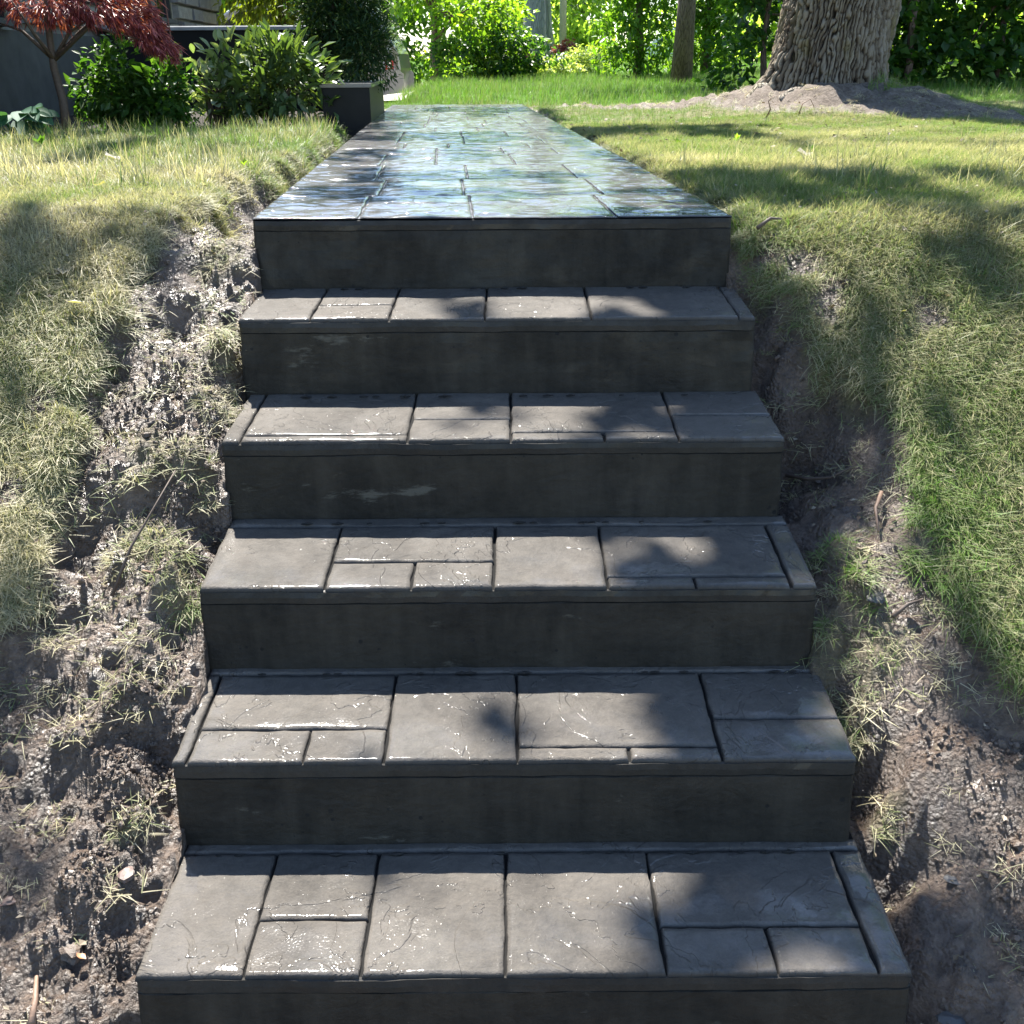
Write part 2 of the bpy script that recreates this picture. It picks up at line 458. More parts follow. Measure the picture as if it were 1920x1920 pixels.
    return z

def spread(start, end, step, ratio, limit):
    out = [start]; s = step
    sign = 1 if end > start else -1
    while sign * (end - out[-1]) > 0:
        out.append(out[-1] + sign * s); s = min(s * ratio, limit)
    return out
xs = np.array(sorted(set([round(v, 4) for v in spread(-1.25, -260, .009, 1.045, 40)] + [round(v, 4) for v in np.arange(-1.25, 1.3, .0075)] + [round(v, 4) for v in spread(1.3, 260, .009, 1.045, 40)])))
ys = np.array(sorted(set([round(v, 4) for v in spread(1.0, -60, .02, 1.15, 20)] + [round(v, 4) for v in np.arange(1.0, 3.1, .0075)] + [round(v, 4) for v in spread(3.1, 420, .009, 1.021, 40)])))
GX, GY = np.meshgrid(xs, ys)
GZ = ground_z(GX, GY)
nx, ny = len(xs), len(ys)
idx = np.arange(nx * ny).reshape(ny, nx)
quads = np.stack([idx[:-1, :-1], idx[:-1, 1:], idx[1:, 1:], idx[1:, :-1]], -1).reshape(-1, 4)
gx, gy = GX.ravel(), GY.ravel()
ground = obj('ground', np.stack([gx, gy, GZ.ravel()], 1), quads, M_ground, smooth=True,
             attrs={'grass': grass_mask(gx, gy), 'dust': dust_mask(gx, gy), 'mulch': mulch_mask(gx, gy)})
tag(ground, kind='structure')

# concrete drive where the car stands
dx = np.linspace(-12, -1.15, 24); dy = np.linspace(11.6, 19.5, 24)
DX, DY = np.meshgrid(dx, dy)
DXs = DX + (DY - 11.6) * -.03
ii = np.arange(24 * 24).reshape(24, 24)
dq = np.stack([ii[:-1, :-1], ii[:-1, 1:], ii[1:, 1:], ii[1:, :-1]], -1).reshape(-1, 4)
drive = obj('driveway', np.stack([DXs.ravel(), DY.ravel(), ground_z(DXs, DY).ravel() + .03], 1), dq,
            simple('drive_concrete', (0.42, 0.39, 0.35), 0.8, scale=6), smooth=True)
tag(drive, kind='structure')

# ------------------------------------------------------------------ staircase
def panel_mesh(u0, u1, s0, s1, D, zf, zb, X0, Y0, dirx=(1, 0), diry=(0, 1), gap=.0045, seed=0, top=0.0, drop=.011, pitch=.013, rough=1.0,
               edges=(1, 1, 1, 1), ripple=.0007):
    """one stamped stone: a gently uneven top whose edges roll down into the joint. u across, s from the front edge back"""
    a = [gap if e else .0 for e in edges]
    u0 += a[0]; u1 -= a[1]; s0 += a[2]; s1 -= a[3]
    def line(p, q):
        L = q - p
        m = max(2, int(round((L - .02) / pitch)))
        inner = list(np.linspace(p + .010, q - .010, m + 1))
        return np.array([p, p + .0012, p + .0032] + inner + [q - .0032, q - .0012, q])
    U, Sv = line(u0, u1), line(s0, s1)
    UU, SS = np.meshgrid(U, Sv)
    de = np.minimum(np.minimum(UU - u0, u1 - UU), np.minimum(SS - s0, s1 - SS))
    wob = fbm(UU * 30 + seed * 3.1, SS * 30 + seed * 1.7, 3, seed) * .0032 * sstep(.03, 0, de)
    z = zf + (zb - zf) * (SS / D) + top
    Xn, Yn = X0 + UU, Y0 + SS
    z = z - drop * (1 - np.clip(de / .0040, 0, 1)) ** 2.2
    z = z + rough * (fbm(UU * 7 + seed, SS * 7, 3, seed + 3) * .0028 + fbm(UU * 24, SS * 24 + seed, 2, seed + 4) * .0014) * sstep(0, .012, de)
    z = z + ripple * (fbm(Xn * (17 if ripple > .001 else 27), Yn * (36 if ripple > .001 else 27), 3, 911) + .5 * fbm(Xn * 9, Yn * 12, 2, 912)) * sstep(0, .008, de)
    ucl = UU + wob; scl = SS + wob * np.where(SS < .012, .45, 1)
    Xw = X0 + ucl * dirx[0] + scl * diry[0]
    Yw = Y0 + ucl * dirx[1] + scl * diry[1]
    n, m = UU.shape
    I = np.arange(n * m).reshape(n, m)
    q = np.stack([I[:-1, :-1], I[:-1, 1:], I[1:, 1:], I[1:, :-1]], -1).reshape(-1, 4)
    return np.stack([Xw.ravel(), Yw.ravel(), z.ravel()], 1), q, np.clip(de / .0020, 0, 1).ravel()

stair_base = np.array((-.0, 1.15, 0.0))
stairs = thing('staircase', 'dark wet stamped concrete steps climbing between muddy banks', 'stairs', tuple(stair_base))
PAN = {
    1: [(0, .168, 0, 1), (.168, .354, 0, .116), (.168, .354, .116, 1), (.354, .58, 0, 1), (.58, .832, 0, 1), (.832, 1.18, 0, 1), (1.18, 1.22, 0, 1)],
    2: [(0, .04, 0, 1), (.04, .403, 0, .031), (.04, .403, .031, 1), (.403, .627, 0, .115), (.403, .627, .115, 1), (.627, .83, 0, .04), (.83, .991, 0, .04),
        (.627, .991, .04, 1), (.991, 1.22, 0, .132), (.991, 1.22, .132, 1)],
    3: [(0, .248, 0, .246), (.248, .419, 0, .097), (.419, .582, 0, .097), (.248, .582, .097, .246), (.582, .807, 0, .246), (.807, .981, 0, .036), (.981, 1.17, 0, .036),
        (.807, 1.17, .036, .246), (1.17, 1.22, 0, .246), (0, 1.22, .246, 1)],
    4: [(0, .026, 0, .256), (.026, .234, 0, .088), (.234, .377, 0, .088), (.026, .377, .088, .256), (.377, .616, 0, .256), (.616, .816, 0, .035), (.816, .981, 0, .035),
        (.616, .981, .035, .256), (.981, 1.22, 0, .111), (.981, 1.22, .111, .256), (0, 1.22, .256, 1)],
    5: [(0, .17, 0, .27), (.17, .354, 0, .113), (.17, .354, .113, .27), (.354, .581, 0, .27), (.581, .834, 0, .27), (.834, 1.008, 0, .094), (1.008, 1.167, 0, .094),
        (.834, 1.167, .094, .27), (1.167, 1.22, 0, .27), (0, 1.22, .27, 1)],
}
def step_body(k):
    x0, F, zt = SX[k], SY[k], SZ[k]
    zb = BZ[k + 1] if k < 5 else 0.0
    back = (BY[k] + .04) if k else F + .25
    zback = BZ[k] if k else zt
    u = np.concatenate([[0, .0025, .007], np.linspace(.014, SW - .014, 96), [SW - .007, SW - .0025, SW]]); n = len(u)
    endr = .008 * np.exp(-np.minimum(u, SW - u) / .0035)
    lean = .022
    prof = [(F - lean - .001, zb - .30)]
    for t in np.linspace(0, 1, 7):
        prof.append((F - lean + t * (lean - .0055), zb + .002 + t * (zt - .036 - zb)))
    prof += [(F - .0032, zt - .0335), (F - .0030, zt - .0322), (F - .0046, zt - .0312), (F - .0040, zt - .019), (F - .0012, zt - .0085), (F + .004, zt - .0080), (back, zback - .0095)]
    V = []
    for i, (py, pz) in enumerate(prof):
        wy = fbm(u * 5 + k * 7, np.full(n, i * .35), 3, 100 + k) * .003
        lip = 1.0 if 8 <= i <= 12 else 0.0
        wz = fbm(u * 14 + k * 5, np.full(n, .5), 3, 130 + k) * .0035 * lip
        wy = wy + lip * fbm(u * 30, np.full(n, i * .2), 2, 140 + k) * .0012
        if i < len(prof) - 1: wy = wy + endr * (1 + 1.2 * fbm(np.full(n, i * .6 + k), u * 0 + 2.2, 2, 150 + k))
        if i == len(prof) - 1: wy = wy * 0
        V.append(np.stack([x0 + u, py + wy, pz + wz], 1))
    V = np.concatenate(V)
    m = len(prof)
    I = np.arange(n * m).reshape(m, n)
    q = np.stack([I[:-1, :-1], I[:-1, 1:], I[1:, 1:], I[1:, :-1]], -1).reshape(-1, 4)
    F_ = [tuple(r) for r in q]
    # closed ends and back
    nb = len(V)
    V = np.concatenate([V, [(x0, back, zb - .30), (x0 + SW, back, zb - .30)]])
    F_.append(tuple([nb] + [int(I[j, 0]) for j in range(m - 1, -1, -1)][::1]))
    F_.append(tuple([nb + 1] + [int(I[j, n - 1]) for j in range(m)]))
    F_.append((int(I[m - 1, 0]), int(I[m - 1, n - 1]), nb + 1, nb))
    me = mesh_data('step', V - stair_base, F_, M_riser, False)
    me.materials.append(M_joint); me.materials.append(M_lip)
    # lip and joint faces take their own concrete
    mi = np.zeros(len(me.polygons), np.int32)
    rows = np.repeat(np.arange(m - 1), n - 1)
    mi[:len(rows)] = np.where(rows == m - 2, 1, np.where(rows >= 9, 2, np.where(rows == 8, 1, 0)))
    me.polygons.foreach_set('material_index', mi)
    return add('step', me, stairs)

for k in range(6):
    st = step_body(k)
    if k == 0: continue
    D = BY[k] - SY[k] + .012
    for i, (u0, u1, s0, s1) in enumerate(PAN[k]):
        s1v = D if s1 == 1 else s1
        e = (u0 > 0, u1 < SW, s0 > 0, s1 != 1)
        V, q, jt = panel_mesh(u0, u1, s0, s1v, D, SZ[k], BZ[k], SX[k], SY[k], seed=k * 31 + i, edges=e, gap=.0013, top=rng.uniform(-.0008, .0008))
        p = obj('stamped_stone', V, q, M_tread, st, stair_base, True, {'joint': jt})
    # smear of concrete squeezed out along the foot of the riser above
    mb = MB()
    for j in range(14):
        cx = SX[k] + rng.uniform(.03, SW - .03); r = rng.uniform(.003, .009)
        mb.tube([(cx - r * 1.6, BY[k] - .024, BZ[k] + .001), (cx, BY[k] - .026, BZ[k] + .003), (cx + r * 1.4, BY[k] - .024, BZ[k] + .002)], [.0015, r * .45, .0012], 5)
    tag(mb.build('mortar_crumbs', M_tread, st, stair_base), kind='stuff')

# ------------------------------------------------------------------ walkway
walk = thing('walkway', 'wet stamped concrete walkway leading back from the top step to the lawn', 'walkway', (-.65, 2.68, 1.0))
walk['kind'] = 'structure'
wb = np.array((-.65, 2.68, 1.0))
dX = np.array((1.0, -AX * 0)); dY = unit(np.array((AX, 1.0)))
mb = MB()
c = [(-.656, 2.69), (.564, 2.69)]
fl = [(c[0][0] + dY[0] * W_LEN, c[0][1] + dY[1] * W_LEN), (c[1][0] + dY[0] * W_LEN, c[1][1] + dY[1] * W_LEN)]
Vw = [(c[0][0], c[0][1], .96), (c[1][0], c[1][1], .96), (fl[1][0], fl[1][1], .96), (fl[0][0], fl[0][1], .96)]
Vw += [(x, y, 1.1372) for x, y, _ in Vw]
mb.put(Vw, [(3, 2, 1, 0), (4, 5, 6, 7), (1, 2, 6, 5), (2, 3, 7, 6), (3, 0, 4, 7)])
slab = mb.build('slab', simple('walk_joint', (0.05, 0.05, 0.052), .4, bump=.3), walk, wb)
# random ashlar of stamped stones, first rows as in the stamp mat's pattern
r2 = random.Random(12)
stones = []
sv = 0.0
while sv < W_LEN - .12:
    dep = r2.choice((.27, .33, .40, .46, .52))
    e_ = min(sv + dep, W_LEN)
    if W_LEN - e_ < .15: e_ = W_LEN
    u = 0.0
    while u < SW - .01:
        wd = r2.uniform(.20, .46)
        if SW - (u + wd) < .14: wd = SW - u
        if r2.random() < .42 and e_ - sv > .3:                  # two smaller stones, one behind the other
            m_ = sv + (e_ - sv) * r2.uniform(.38, .62)
            if r2.random() < .4 and wd > .34:
                h_ = u + wd * r2.uniform(.4, .6)
                stones += [(u, h_, sv, m_), (h_, u + wd, sv, m_), (u, u + wd, m_, e_)]
            else: stones += [(u, u + wd, sv, m_), (u, u + wd, m_, e_)]
        else: stones.append((u, u + wd, sv, e_))
        u += wd
    sv = e_
for i, (u0, u1, s0, s1) in enumerate(stones):
    e = (u0 > .001, u1 < SW - .001, s0 > .001, s1 < W_LEN - .001)
    V, q, jt = panel_mesh(u0, u1, s0, s1, 1.0, 1.142, 1.142, -.656, 2.682, (1, 0), tuple(dY), seed=400 + i, gap=.0018, edges=e, rough=1.0, drop=.0035,
                      pitch=.0105 if s0 < 2.2 else .015 if s0 < 4.5 else .024, ripple=.0034)
    tl_ = (V[:, :1] - V[:, 0].mean()) * r2.uniform(-.006, .006) + (V[:, 1:2] - V[:, 1].mean()) * r2.uniform(-.003, .006)
    obj('stamped_stone', V + np.array([0, 0, 1.0]) * tl_, q, M_walk, walk, wb, True, {'joint': jt})

# ------------------------------------------------------------------ instanced stuff (grass, clods)
def blade(root, az, length, width, lean, curl, seg=3):
    d = np.array((math.cos(az), math.sin(az), 0)); side = np.array((-d[1], d[0], 0))
    V = []; pt = np.array(root, float); ang = lean
    for i in range(seg + 1):
        w = width * (1 - (i / seg) ** 1.6) * .5 + .0002
        V.append(pt - side * w); V.append(pt + side * w)
        pt = pt + (d * math.sin(ang) + np.array((0, 0, 1)) * math.cos(ang)) * (length / seg)
        ang += curl / seg
    return V, [(2 * i, 2 * i + 1, 2 * i + 3, 2 * i + 2) for i in range(seg)]

def clump(name, n, rad, lmin, lmax, wid, lean, curl, mat, biased=None, seg=3):
    mb = MB(); tint = []
    for i in range(n):
        r = rad * math.sqrt(random.random()); a = random.uniform(0, 2 * math.pi)
        az = random.uniform(0, 2 * math.pi) if biased is None else biased + random.gauss(0, .5)
        le = max(0.02, random.gauss(lean[0], lean[1]))
        V, F = blade((r * math.cos(a), r * math.sin(a), -.006), az, random.uniform(lmin, lmax), wid * random.uniform(.7, 1.3), le, random.uniform(*curl), seg)
        mb.put(V, F); t = random.random(); tint += [t] * len(V)
    me = mesh_data(name, np.array(mb.V), np.array(mb.F), mat, False, {'tint': tint})
    return bpy.data.objects.new(name, me)

M_grass = leafmat('grass_blades', [(0.0, (0.11, 0.25, 0.018)), (0.26, (0.125, 0.195, 0.045)), (0.50, (0.225, 0.235, 0.115)), (0.72, (0.38, 0.345, 0.21)), (1.0, (0.56, 0.50, 0.35))], 0.38, 0.5, True, 0.35)

def collection(name, objs):
    c = bpy.data.collections.new(name)
    for o in objs: c.objects.link(o)
    return c

def scatter(name, coll, P, rot, scale, idx, tint):
    me = mesh_data(name, P, np.zeros((0, 3), int))
    n = len(P)
    for nm, typ, arr, key in (('rot', 'FLOAT_VECTOR', rot, 'vector'), ('scl', 'FLOAT', scale, 'value'), ('idx', 'INT', idx, 'value'), ('tint', 'FLOAT', tint, 'value')):
        at = me.attributes.new(nm, typ, 'POINT')
        at.data.foreach_set(key, np.ascontiguousarray(arr, dtype=np.int32 if typ == 'INT' else np.float32).ravel())
    o = add(name, me)
    ng = bpy.data.node_groups.new(name, 'GeometryNodeTree')
    ng.interface.new_socket('Geometry', in_out='INPUT', socket_type='NodeSocketGeometry')
    ng.interface.new_socket('Geometry', in_out='OUTPUT', socket_type='NodeSocketGeometry')
    N, L = ng.nodes, ng.links
    gi, go = N.new('NodeGroupInput'), N.new('NodeGroupOutput')
    ci = N.new('GeometryNodeCollectionInfo'); ci.inputs['Collection'].default_value = coll
    ci.inputs['Separate Children'].default_value = True; ci.inputs['Reset Children'].default_value = True
    iop = N.new('GeometryNodeInstanceOnPoints'); iop.inputs['Pick Instance'].default_value = True
    def named(n_, t):
        x = N.new('GeometryNodeInputNamedAttribute'); x.data_type = t; x.inputs['Name'].default_value = n_
        return next(s for s in x.outputs if s.enabled and s.name == 'Attribute')
    L.new(gi.outputs[0], iop.inputs['Points']); L.new(ci.outputs[0], iop.inputs['Instance'])
    L.new(named('idx', 'INT'), iop.inputs['Instance Index'])
    L.new(named('rot', 'FLOAT_VECTOR'), iop.inputs['Rotation'])
    L.new(named('scl', 'FLOAT'), iop.inputs['Scale'])
    L.new(iop.outputs[0], go.inputs[0])
    md = o.modifiers.new('scatter', 'NODES'); md.node_group = ng
    return o

def slope_rot(P, yaw):
    e = .02
    gx_ = (ground_z(P[:, 0] + e, P[:, 1]) - ground_z(P[:, 0] - e, P[:, 1])) / (2 * e)
    gy_ = (ground_z(P[:, 0], P[:, 1] + e) - ground_z(P[:, 0], P[:, 1] - e)) / (2 * e)
    gx_ = np.clip(gx_, -.5, .5); gy_ = np.clip(gy_, -.7, .7)
    # tilt partly with the slope, yaw about the blade axis
    rx = .6 * np.arctan(gy_); ry = -.6 * np.arctan(gx_)
    # blender XYZ euler: Rz(yaw) applied after tilt needs the tilt in the yawed frame; rotate it back
    c_, s_ = np.cos(-yaw), np.sin(-yaw)
    return np.stack([rx * c_ - ry * s_, rx * s_ + ry * c_, yaw], 1)

def sample(x0, x1, y0, y1, dens, mask, pw=1.0):
    n = int((x1 - x0) * (y1 - y0) * dens)
    x = rng.uniform(x0, x1, n); y = rng.uniform(y0, y1, n)
    keep = rng.random(n) < mask(x, y) ** pw
    x, y = x[keep], y[keep]
    return np.stack([x, y, ground_z(x, y)], 1)

turf = [clump('turf_clump', 26, .032, .016, .042, .0017, (.95, .4), (.1, 1.0), M_grass) for _ in range(4)]
comb = [clump('long_clump', 26, .034, .040, .090, .0018, (1.2, .22), (.2, .7), M_grass, biased=-math.pi / 2) for _ in range(4)]
flat = [clump('thatch_clump', 26, .040, .018, .055, .0015, (1.38, .16), (.0, .5), M_grass) for _ in range(4)]
tall = [clump('tall_clump', 8, .03, .06, .12, .0035, (.35, .25), (.2, 1.0), M_grass) for _ in range(2)]
C_near = collection('near_grass_clumps', turf + comb + flat + tall)     # indices sort by name: long 0-3, tall 4-5, thatch 6-9, turf 10-13
order = sorted([o.name for o in C_near.objects])
IX = {p: [i for i, n_ in enumerate(order) if n_.startswith(p)] for p in ('long', 'tall', 'thatch', 'turf')}

def pick(kinds, probs, n):
    k = rng.choice(len(kinds), n, p=probs)
    out = np.zeros(n, int)
    for i, kd in enumerate(kinds):
        m = k == i
        out[m] = rng.choice(IX[kd], m.sum())
    return out, k

def grass_patch(name, P, kinds, probs, tint, smin, smax, yawfix=None, label=None):
    n = len(P)
    ix, k = pick(kinds, probs, n)
    yaw = rng.uniform(0, 2 * math.pi, n)
    if yawfix is not None:
        m = np.isin(ix, IX['long'])
        yaw[m] = rng.normal(yawfix, .55, m.sum())
    sc = rng.uniform(smin, smax, n) * np.where((P[:, 0] > 0) & (P[:, 1] < 10), 1 - .4 * sstep(4.0, 6.5, P[:, 1]), 1)
    o = scatter(name, C_near, P, slope_rot(P, yaw), sc, ix, np.clip(tint + rng.normal(0, .07, n), 0, 1))
    tag(o, label, None, None, 'stuff')
    return o

def dry_l(P): return .62 + .30 * fbm(P[:, 0] * 3, P[:, 1] * 3, 3, 81) - .22 * sstep(3.6, 6.0, P[:, 1])
def dry_r(P): return .49 + .30 * fbm(P[:, 0] * 2.5, P[:, 1] * 2.5, 3, 82) - .08 * sstep(4, 7, P[:, 1])

P = sample(-1.75, -.62, 1.05, 3.3, 11000, grass_mask, 1.6)
grass_patch('grass', P, ['turf', 'long', 'thatch'], [.45, .07, .48], dry_l(P), .55, .98, .5, 'short dry yellowish grass on the slope left of the steps')
P = sample(.58, 1.9, 1.05, 3.3, 10500, grass_mask, 1.6)
grass_patch('grass', P, ['turf', 'long', 'thatch'], [.34, .22, .44], dry_r(P), .55, .95, -.3, 'long combed grass lying on the slope right of the steps')
for (x0_, x1_, dr_, yw_, lb_) in ((-4.6, -1.75, dry_l, .5, 'dry grass on the slope farther left of the steps'), (1.9, 5.0, dry_r, -.3, 'combed grass on the slope farther right of the steps')):
    P = sample(x0_, x1_, .2, 3.3, 1300, grass_mask, 1.3)
    grass_patch('grass', P, ['turf', 'long', 'thatch'], [.4, .2, .4], dr_(P), 1.1, 1.8, yw_, lb_)
P = sample(-4.6, -.7, 3.3, 7.2, 4200, grass_mask, 1.3)
grass_patch('grass', P, ['turf', 'thatch', 'tall', 'long'], [.62, .27, .02, .09], dry_l(P), .65, 1.15, None, 'patchy green and straw lawn left of the walkway')
P = sample(.2, 5.4, 3.3, 7.6, 4200, grass_mask, 1.3)
grass_patch('grass', P, ['turf', 'long', 'thatch', 'tall'], [.40, .34, .255, .005], dry_r(P) + .06, .65, 1.15, -.3, 'pale dry lawn right of the walkway')
P = sample(-1.5, 8, 7.0, 11.2, 1900, lambda x, y: grass_mask(x, y) * ((x > .15) | (y > 10.4)), 1.2)
grass_patch('grass', P, ['turf', 'tall'], [.93, .07], .26 + .25 * fbm(P[:, 0], P[:, 1], 2, 83) + .25 * dust_mask(P[:, 0], P[:, 1]), 0.6, 1.05, None, 'green lawn round the foot of the big tree')
P = sample(-3.5, 14, 11.0, 22, 520, lambda x, y: grass_mask(x, y) * (x > -1.25 - .03 * (y - 11.6)), 1.0)
grass_patch('grass', P, ['turf', 'tall'], [.9, .1], np.full(len(P), .15), 1.0, 1.7, None, 'bright green sunlit lawn beyond the end of the walkway')
P = sample(-8, 22, 22, 48, 28, lambda x, y: np.ones_like(x), 1.0)
grass_patch('grass', P, ['turf'], [1.0], np.full(len(P), .10), 4.0, 6.5, None, 'far lawn under the distant trees')
# loose straw over the mud, and moss-green bits round the steps
def mud_mask(x, y):
    return (1 - grass_mask(x, y)) * ((x < -.64) | (x > .62)) * sstep(3.6, 3.2, y)
P = sample(-1.3, 1.35, 1.0, 3.5, 1900, lambda x, y: mud_mask(x, y) * np.where(y > 1.6, .50, .12) * np.where(x > 0, .6, 1) * (.35 + .65 * (fbm(x * 12, y * 12, 2, 84) > .05)), 1.0)
grass_patch('straw_litter', P, ['thatch'], [1.0], .68 + .25 * fbm(P[:, 0] * 4, P[:, 1] * 4, 2, 85), .5, 1.05, None, 'loose dead grass strewn over the mud beside the steps')

P = sample(2.5, 3.6, 7.9, 9.4, 420, lambda x, y: sstep(.75, .55, np.hypot(x - BT_X, y - 8.6)) * sstep(2.55, 2.8, x) * (np.hypot(x - BT_X, y - 8.6) > .45), 1.0)
grass_patch('grass', P, ['turf', 'tall'], [.6, .4], np.full(len(P), .22), 1.0, 1.7, None, 'tuft of grass against the right side of the massive trunk')
P = sample(.3, 5.0, 6.4, 11, 260, lambda x, y: dust_mask(x, y) * (.15 + .85 * (fbm(x * 4, y * 4, 2, 87) > .05)), 1.0)
grass_patch('straw_litter', P, ['thatch'], [1.0], .72 + .25 * fbm(P[:, 0] * 4, P[:, 1] * 4, 2, 88), 1.0, 2.0, None, 'dead grass and litter over the bare mound')
# clods of turned earth
M_clod = simple('wet_soil', (0.088, 0.066, 0.051), 0.46, var=.6, scale=45, bump=.9, bdist=.004, spec=.5)
def clod_mesh(seed):
    import bmesh
    bm = bmesh.new(); bmesh.ops.create_icosphere(bm, subdivisions=2, radius=1)
    r = random.Random(seed)
    ph = [r.uniform(0, 6) for _ in range(6)]
    for v in bm.verts:
        f = 1 + .25 * math.sin(v.co.x * 3 + ph[0]) * math.sin(v.co.y * 3 + ph[1]) + .18 * math.sin(v.co.z * 5 + ph[2]) + r.uniform(-.12, .12)
        v.co = v.co * f; v.co.z *= .7
    me = bpy.data.meshes.new('clod'); bm.to_mesh(me); bm.free(); me.materials.append(M_clod)
    return bpy.data.objects.new('clod', me)
C_clod = collection('clods', [clod_mesh(s) for s in range(5)])
P = sample(-1.3, 1.35, .95, 3.5, 28000, lambda x, y: mud_mask(x, y) * np.where(x < 0, sstep(2.6, 1.7, y) * .8 + .2, .35) * (.06 + sstep(-.05, .35, fbm(x * 7, y * 7, 3, 86))), 1.0)
n = len(P)
sz = np.minimum(.0014 + rng.exponential(.0013, n), .015)
P[:, 2] += sz * .25
o = scatter('soil_clods', C_clod, P, rng.uniform(0, 6.28, (n, 3)), sz, rng.integers(0, 5, n), rng.random(n))
tag(o, 'small wet crumbs of turned earth in the mud beside the steps', None, None, 'stuff')

M_bits = leafmat('dry_bits', [(0, (0.06, 0.042, 0.028)), (.5, (0.15, 0.115, 0.078)), (1, (0.34, 0.29, 0.22))], .2, .6, True)
def bit(i):
    w, l = ((.30, 1.0), (.10, 1.0), (.5, .8))[i]
    V = [(0, 0, 0), (-w, l * .5, .14), (0, l, .05), (w, l * .45, .18)]
    return bpy.data.objects.new('bit', mesh_data('bit', V, [(0, 1, 2), (0, 2, 3)], M_bits, False, {'tint': [.5] * 4}))
C_bits = collection('dry_bits', [bit(i) for i in range(3)])
P = np.concatenate([sample(-1.7, 1.9, 1.0, 3.4, 420, lambda x, y: ((x < -.66) | (x > .64)) * 1.0), sample(-4.5, 5, 3.4, 8, 45, lambda x, y: ((x < walk_left(y) - .05) | (x > walk_left(y) + SW + .05)) * 1.0)])
n = len(P); P[:, 2] += .012
o = scatter('leaf_litter', C_bits, P, np.stack([rng.normal(0, .35, n), rng.normal(0, .35, n), rng.uniform(0, 6.28, n)], 1), rng.uniform(.006, .018, n) * (1 + sstep(3, 6, P[:, 1])), rng.integers(0, 3, n), rng.random(n))
tag(o, 'little dry leaves and wood chips scattered over grass and mud', None, None, 'stuff')

# ------------------------------------------------------------------ plants
def leaf_arrays(P, fwd, nrm, L, Wd, fold=.25):
    """4-vertex folded leaves"""
    f = unit(fwd); s = unit(np.cross(f, nrm)); nn = np.cross(s, f)
    L = np.asarray(L)[:, None]; Wd = np.asarray(Wd)[:, None]
    v0 = P; v1 = P + f * L * .45 + s * Wd * .5 + nn * Wd * fold
    v2 = P + f * L - nn * L * .08; v3 = P + f * L * .45 - s * Wd * .5 + nn * Wd * fold
    V = np.stack([v0, v1, v2, v3], 1).reshape(-1, 3)
    b = np.arange(len(P))[:, None] * 4
    F = np.concatenate([b + [0, 1, 2], b + [0, 2, 3]], 1).reshape(-1, 3)
    return V, F

def rand_dirs(n):
    v = rng.normal(size=(n, 3)); return unit(v)

def blob_points(n, c, r, shell=.45, lump=.25, seed=0):
    """points through an uneven ellipsoid, denser towards its outside"""
    d = rand_dirs(n)
    ph = rng.uniform(0, 6, 3)
    k = 1 + lump * np.sin(d[:, 0] * 4 + ph[0]) * np.sin(d[:, 1] * 4 + ph[1]) + lump * .7 * np.sin(d[:, 2] * 6 + ph[2])
    rad = (shell + (1 - shell) * rng.random(n)) ** .8 * k
    return np.asarray(c) + d * rad[:, None] * np.asarray(r), d

def crown(name, blobs, per, size, mat, parent, base, aspect=.6, droop=.3, clumps=0, zmin=None, outward=.8, fold=.25, shell=.45):
    Vs, Fs, T, off = [], [], [], 0
    for (c, r, k) in blobs:
        n = int(per * k)
        if clumps:
            cc, cd = blob_points(max(3, n // clumps), c, r, shell)
            P = np.repeat(cc, clumps, 0) + rng.normal(0, 1, (len(cc) * clumps, 3)) * (np.asarray(r) * .13)
            d = np.repeat(cd, clumps, 0)
        else:
            P, d = blob_points(n, c, r, shell)
        if zmin is not None:
            kp = P[:, 2] > zmin; P, d = P[kp], d[kp]
        fwd = unit(d * outward + rand_dirs(len(P)) * .8 + np.array((0, 0, -droop)))
        nrm = unit(rand_dirs(len(P)) * .7 + np.array((0, 0, 1)))
        L = size * rng.uniform(.7, 1.3, len(P))
        V, F = leaf_arrays(P, fwd, nrm, L, L * aspect, fold)
        Vs.append(V); Fs.append(F + off); off += len(V)
        T.append(np.repeat(np.clip(rng.normal(.5, .22, len(P)), 0, 1), 4))
    o = obj(name, np.concatenate(Vs), np.concatenate(Fs), mat, parent, base, False, {'tint': np.concatenate(T)})
    return o

